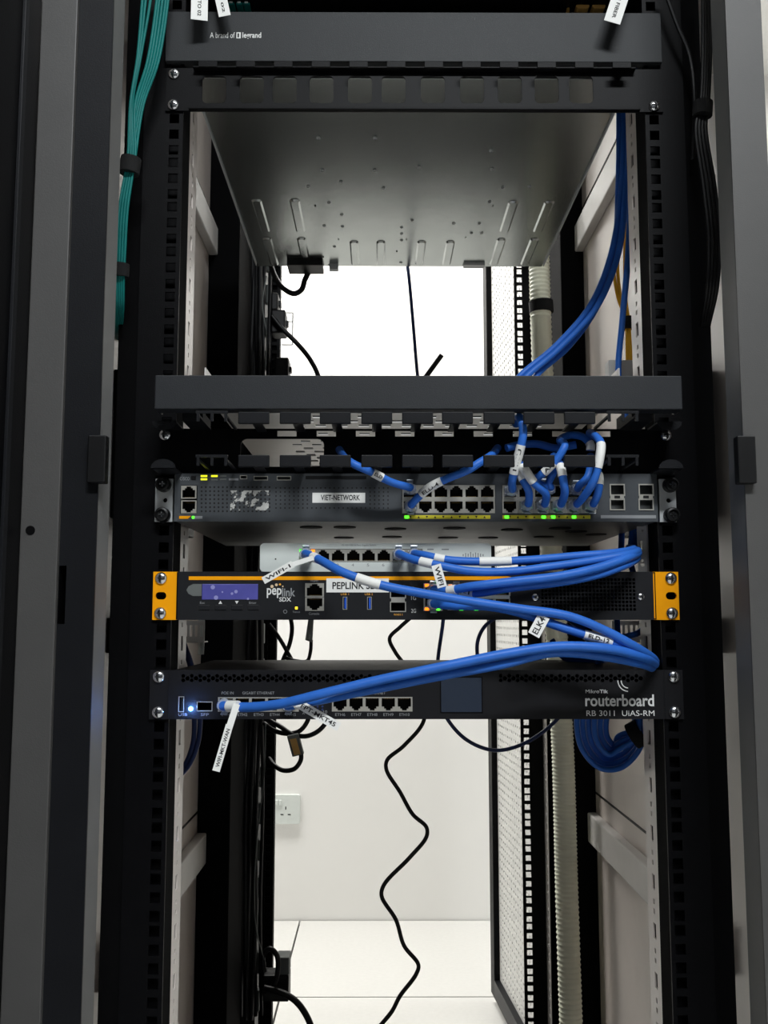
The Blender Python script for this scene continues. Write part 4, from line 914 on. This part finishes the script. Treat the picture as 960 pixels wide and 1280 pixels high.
# left: blue loop under the router
for i, lab in enumerate(('outer navy cable curving to the left rail under the router', 'inner navy cable curving to the left rail under the router')):
    plain('network_cable', lab, [(241 + i * 8, 870, 150), (243 + i * 7, 905, 150), (241 + i * 6, 930, 146), (232 + i * 5, 955, 138), (219 + i * 3, 971, 122), (207, 976, 105)], 2.6, 'navy_pvc', group='navy cables under the router')
plain('network_cable', 'navy cable slanting behind the left end between appliance and router', [(222, 770, 110), (228, 800, 110), (238, 830, 110), (244, 862, 120)], 3.4, 'navy_pvc')
plain('power_cable', 'white cable hanging at the left between appliance and router', [(252, 760, 250), (252, 790, 250), (251, 818, 250)], 3.6, 'white_plastic')

# left rear: vertical power strip with outlets, plugs and black cords
pd = thing('power_strip', 'black vertical power strip standing at the left rear of the rack', 'power strip', (-262, 790, 120))
bx('body', 'dark_plastic', pd, -285, -236, 770, 820, 120, 1930, 2)
fr = MB().box(-8, 8, -1.5, 0, 0, 28).mesh('outlet', 'dark_plastic', origin=(0, 0, 0))[0]
for i in range(26):
    o_ = inst(fr, 'outlet', (-254, 770, 180 + i * 66), pd)
for i in range(26):
    zz_ = 200 + i * 60
    bx('cable_clip', 'grey_plastic', pd, -236, -231, 786, 800, zz_, zz_ + 34, 1)
for i in range(9):
    x_ = -268 + i * 5.2; wv = random.uniform(-3, 3)
    pts = [Vector((x_ + random.uniform(-4, 4), 735 + random.uniform(-8, 14), z)) for z in range(1800, 250, -170)]
    o, _ = cable('power_cable', ('leftmost', 'second', 'third', 'fourth', 'fifth', 'sixth', 'seventh', 'eighth', 'rightmost')[i] + ' black power cord in the row down the left rear', pts, 3.0 if i % 3 else 4, 'black_pvc', group='black cords down the left rear', world=True, n=8)
# plugs and cords that reach into view
plain('power_cable', 'thick black power cord looping below the left rear of the server', [(386, 340, 540), (381, 350, 540), (377, 362, 540), (368, 367, 540), (355, 361, 545), (345, 348, 560), (338, 330, 580)], 4.2, 'black_pvc')
plain('power_cable', 'black cord bowing down to the right in front of the bright wall', [(340, 395, 740), (352, 410, 740), (372, 430, 735), (388, 450, 730), (399, 474, 725), (404, 520, 720)], 4.2, 'black_pvc')
for i, (a, b_, c, d) in enumerate(((340, 370, 349, 392), (340, 391, 358, 420), (344, 450, 362, 476))):
    x0, x1, z0, z1 = R(a, b_, c, d, 770); o = MB().box(x0, x1, 750, 790, z0, z1).build('mains_plug', 'dark_plastic', bevel=3); tag(o, 'black mains plug on the left power strip, %s of three' % ('top', 'middle', 'bottom')[i], 'plug', 'plugs on the power strip')
    bx('cord_boot', 'black_pvc', o, x1 - 1, x1 + 4, 762, 776, (z0 + z1) / 2 - 5, (z0 + z1) / 2 + 5, 1)
wf = MB(); z0_, z1_ = P(360, 431, 780).z, P(360, 391, 780).z; x0_, x1_ = P(352, 400, 780).x, P(366, 400, 780).x; zm = P(360, 402, 780).z
for a, b_ in (((x0_, z1_), (x1_, z1_)), ((x1_, z1_), (x1_, z0_)), ((x1_, z0_), (x0_, z0_)), ((x0_, zm), (x1_, zm))): wf.tube([(a[0], 780, a[1]), (b_[0], 780, b_[1])], 1.2, 8)
tag(wf.build('wire_guard', 'zinc'), 'thin wire retaining guard beside the middle mains plug', 'wire guard')
# group of cords and plugs below the appliance, left of the white wall
plain('power_cable', 'black cord hanging in an arc left of the white wall above the router', [(352, 745, 720), (361, 765, 720), (365, 785, 720), (362, 805, 720), (352, 830, 720), (345, 860, 720)], 3.6, 'black_pvc')
plain('power_cable', 'black cord crossing diagonally behind the router top at left', [(336, 780, 715), (348, 796, 715), (362, 820, 715), (376, 845, 715)], 3.4, 'black_pvc')
x0, x1, z0, z1 = R(382, 772, 392, 803, 700); o = MB().prism([(x0, z0 + 4), (x1 - 2, z0), (x1, z1), (x0 + 5, z1)], 692, 706).build('display_connector', 'grey_plastic', bevel=1); tag(o, 'grey angled plug hanging above the router beside the white wall', 'plug')
plain('power_cable', 'black cord below the grey angled plug', [(389, 800, 699), (388, 815, 699), (384, 826, 699), (370, 826, 704), (356, 822, 710)], 3.0, 'black_pvc')
# loops and connector under the router
plain('power_cable', 'small black cord loop just under the router at left', [(388, 885, 690), (384, 902, 690), (374, 914, 690), (358, 917, 695), (340, 912, 705), (330, 904, 715)], 3.8, 'black_pvc')
plain('power_cable', 'wide black cord loop under the router ending by the paper tag', [(412, 880, 680), (410, 898, 680), (400, 912, 682), (384, 920, 685), (366, 918, 690), (350, 908, 700), (336, 900, 712)], 3.8, 'black_pvc')
plain('power_cable', 'black cord looping below the brown plug', [(376, 938, 690), (376, 950, 690), (368, 961, 692), (354, 963, 698), (342, 956, 710), (336, 948, 722)], 3.8, 'black_pvc')
p = P(366, 918, 684); q = P(373, 944, 684); o = MB().beam(p, q, (9, 0, 2), (0, 7, 0)).build('brown_plug', 'grey_plastic', bevel=1.5); tag(o, 'grey and brown plug hanging at the left under the router', 'plug')
MB().beam(p + Vector((1, -7.6, -6)), q + Vector((-1, -7.6, 2)), (5, 0, 1), (0, .5, 0)).build('brown_face', 'tan_plastic', o)
# bottom: adapter and cords at the foot of the power strip
x0, x1, z0, z1 = R(343, 1197, 361, 1252, 730)
ad = thing('power_adapter', 'grey and black power adapter at the foot of the power strip', 'power adapter', ((x0 + x1) / 2, 745, z0)); zmid = z0 + (z1 - z0) * .6
bx('cap', 'grey_plastic', ad, x0 + 2, x1, 730, 765, zmid + .2, z1, 1.5); bx('housing', 'dark_plastic', ad, x0 - 18, x1, 728, 766, z0, zmid, 2)
plain('power_cable', 'black cord looping upright at the foot of the power strip', [(330, 1215, 715), (329, 1195, 715), (337, 1186, 715), (346, 1194, 715), (347, 1215, 715), (340, 1235, 715), (330, 1240, 715)], 4.2, 'black_pvc')
plain('power_cable', 'thick black cord leaving the power strip foot towards the lower right', [(330, 1235, 710), (350, 1240, 705), (368, 1250, 700), (381, 1266, 695), (391, 1290, 690), (396, 1330, 685)], 5.0, 'black_pvc')
# thin wires dangling in the dark at left
for i, (lab, pts) in enumerate((('thin grey wire dangling in the dark left of the power strip', [(288, 1020, 600), (285, 1055, 600), (279, 1060, 600)]), ('long thin grey wire hanging from the cords to the floor at left', [(332, 905, 700), (330, 970, 700), (322, 1040, 700), (318, 1110, 700), (320, 1160, 700), (330, 1200, 700)]), ('thin grey wire crossing the cords beside the server rear', [(333, 345, 700), (328, 380, 700), (333, 420, 700), (330, 475, 700)]))):
    plain('thin_wire', lab, pts, 1.1, 'grey_plastic', 'wire', 'thin wires at the left rear', n=6)
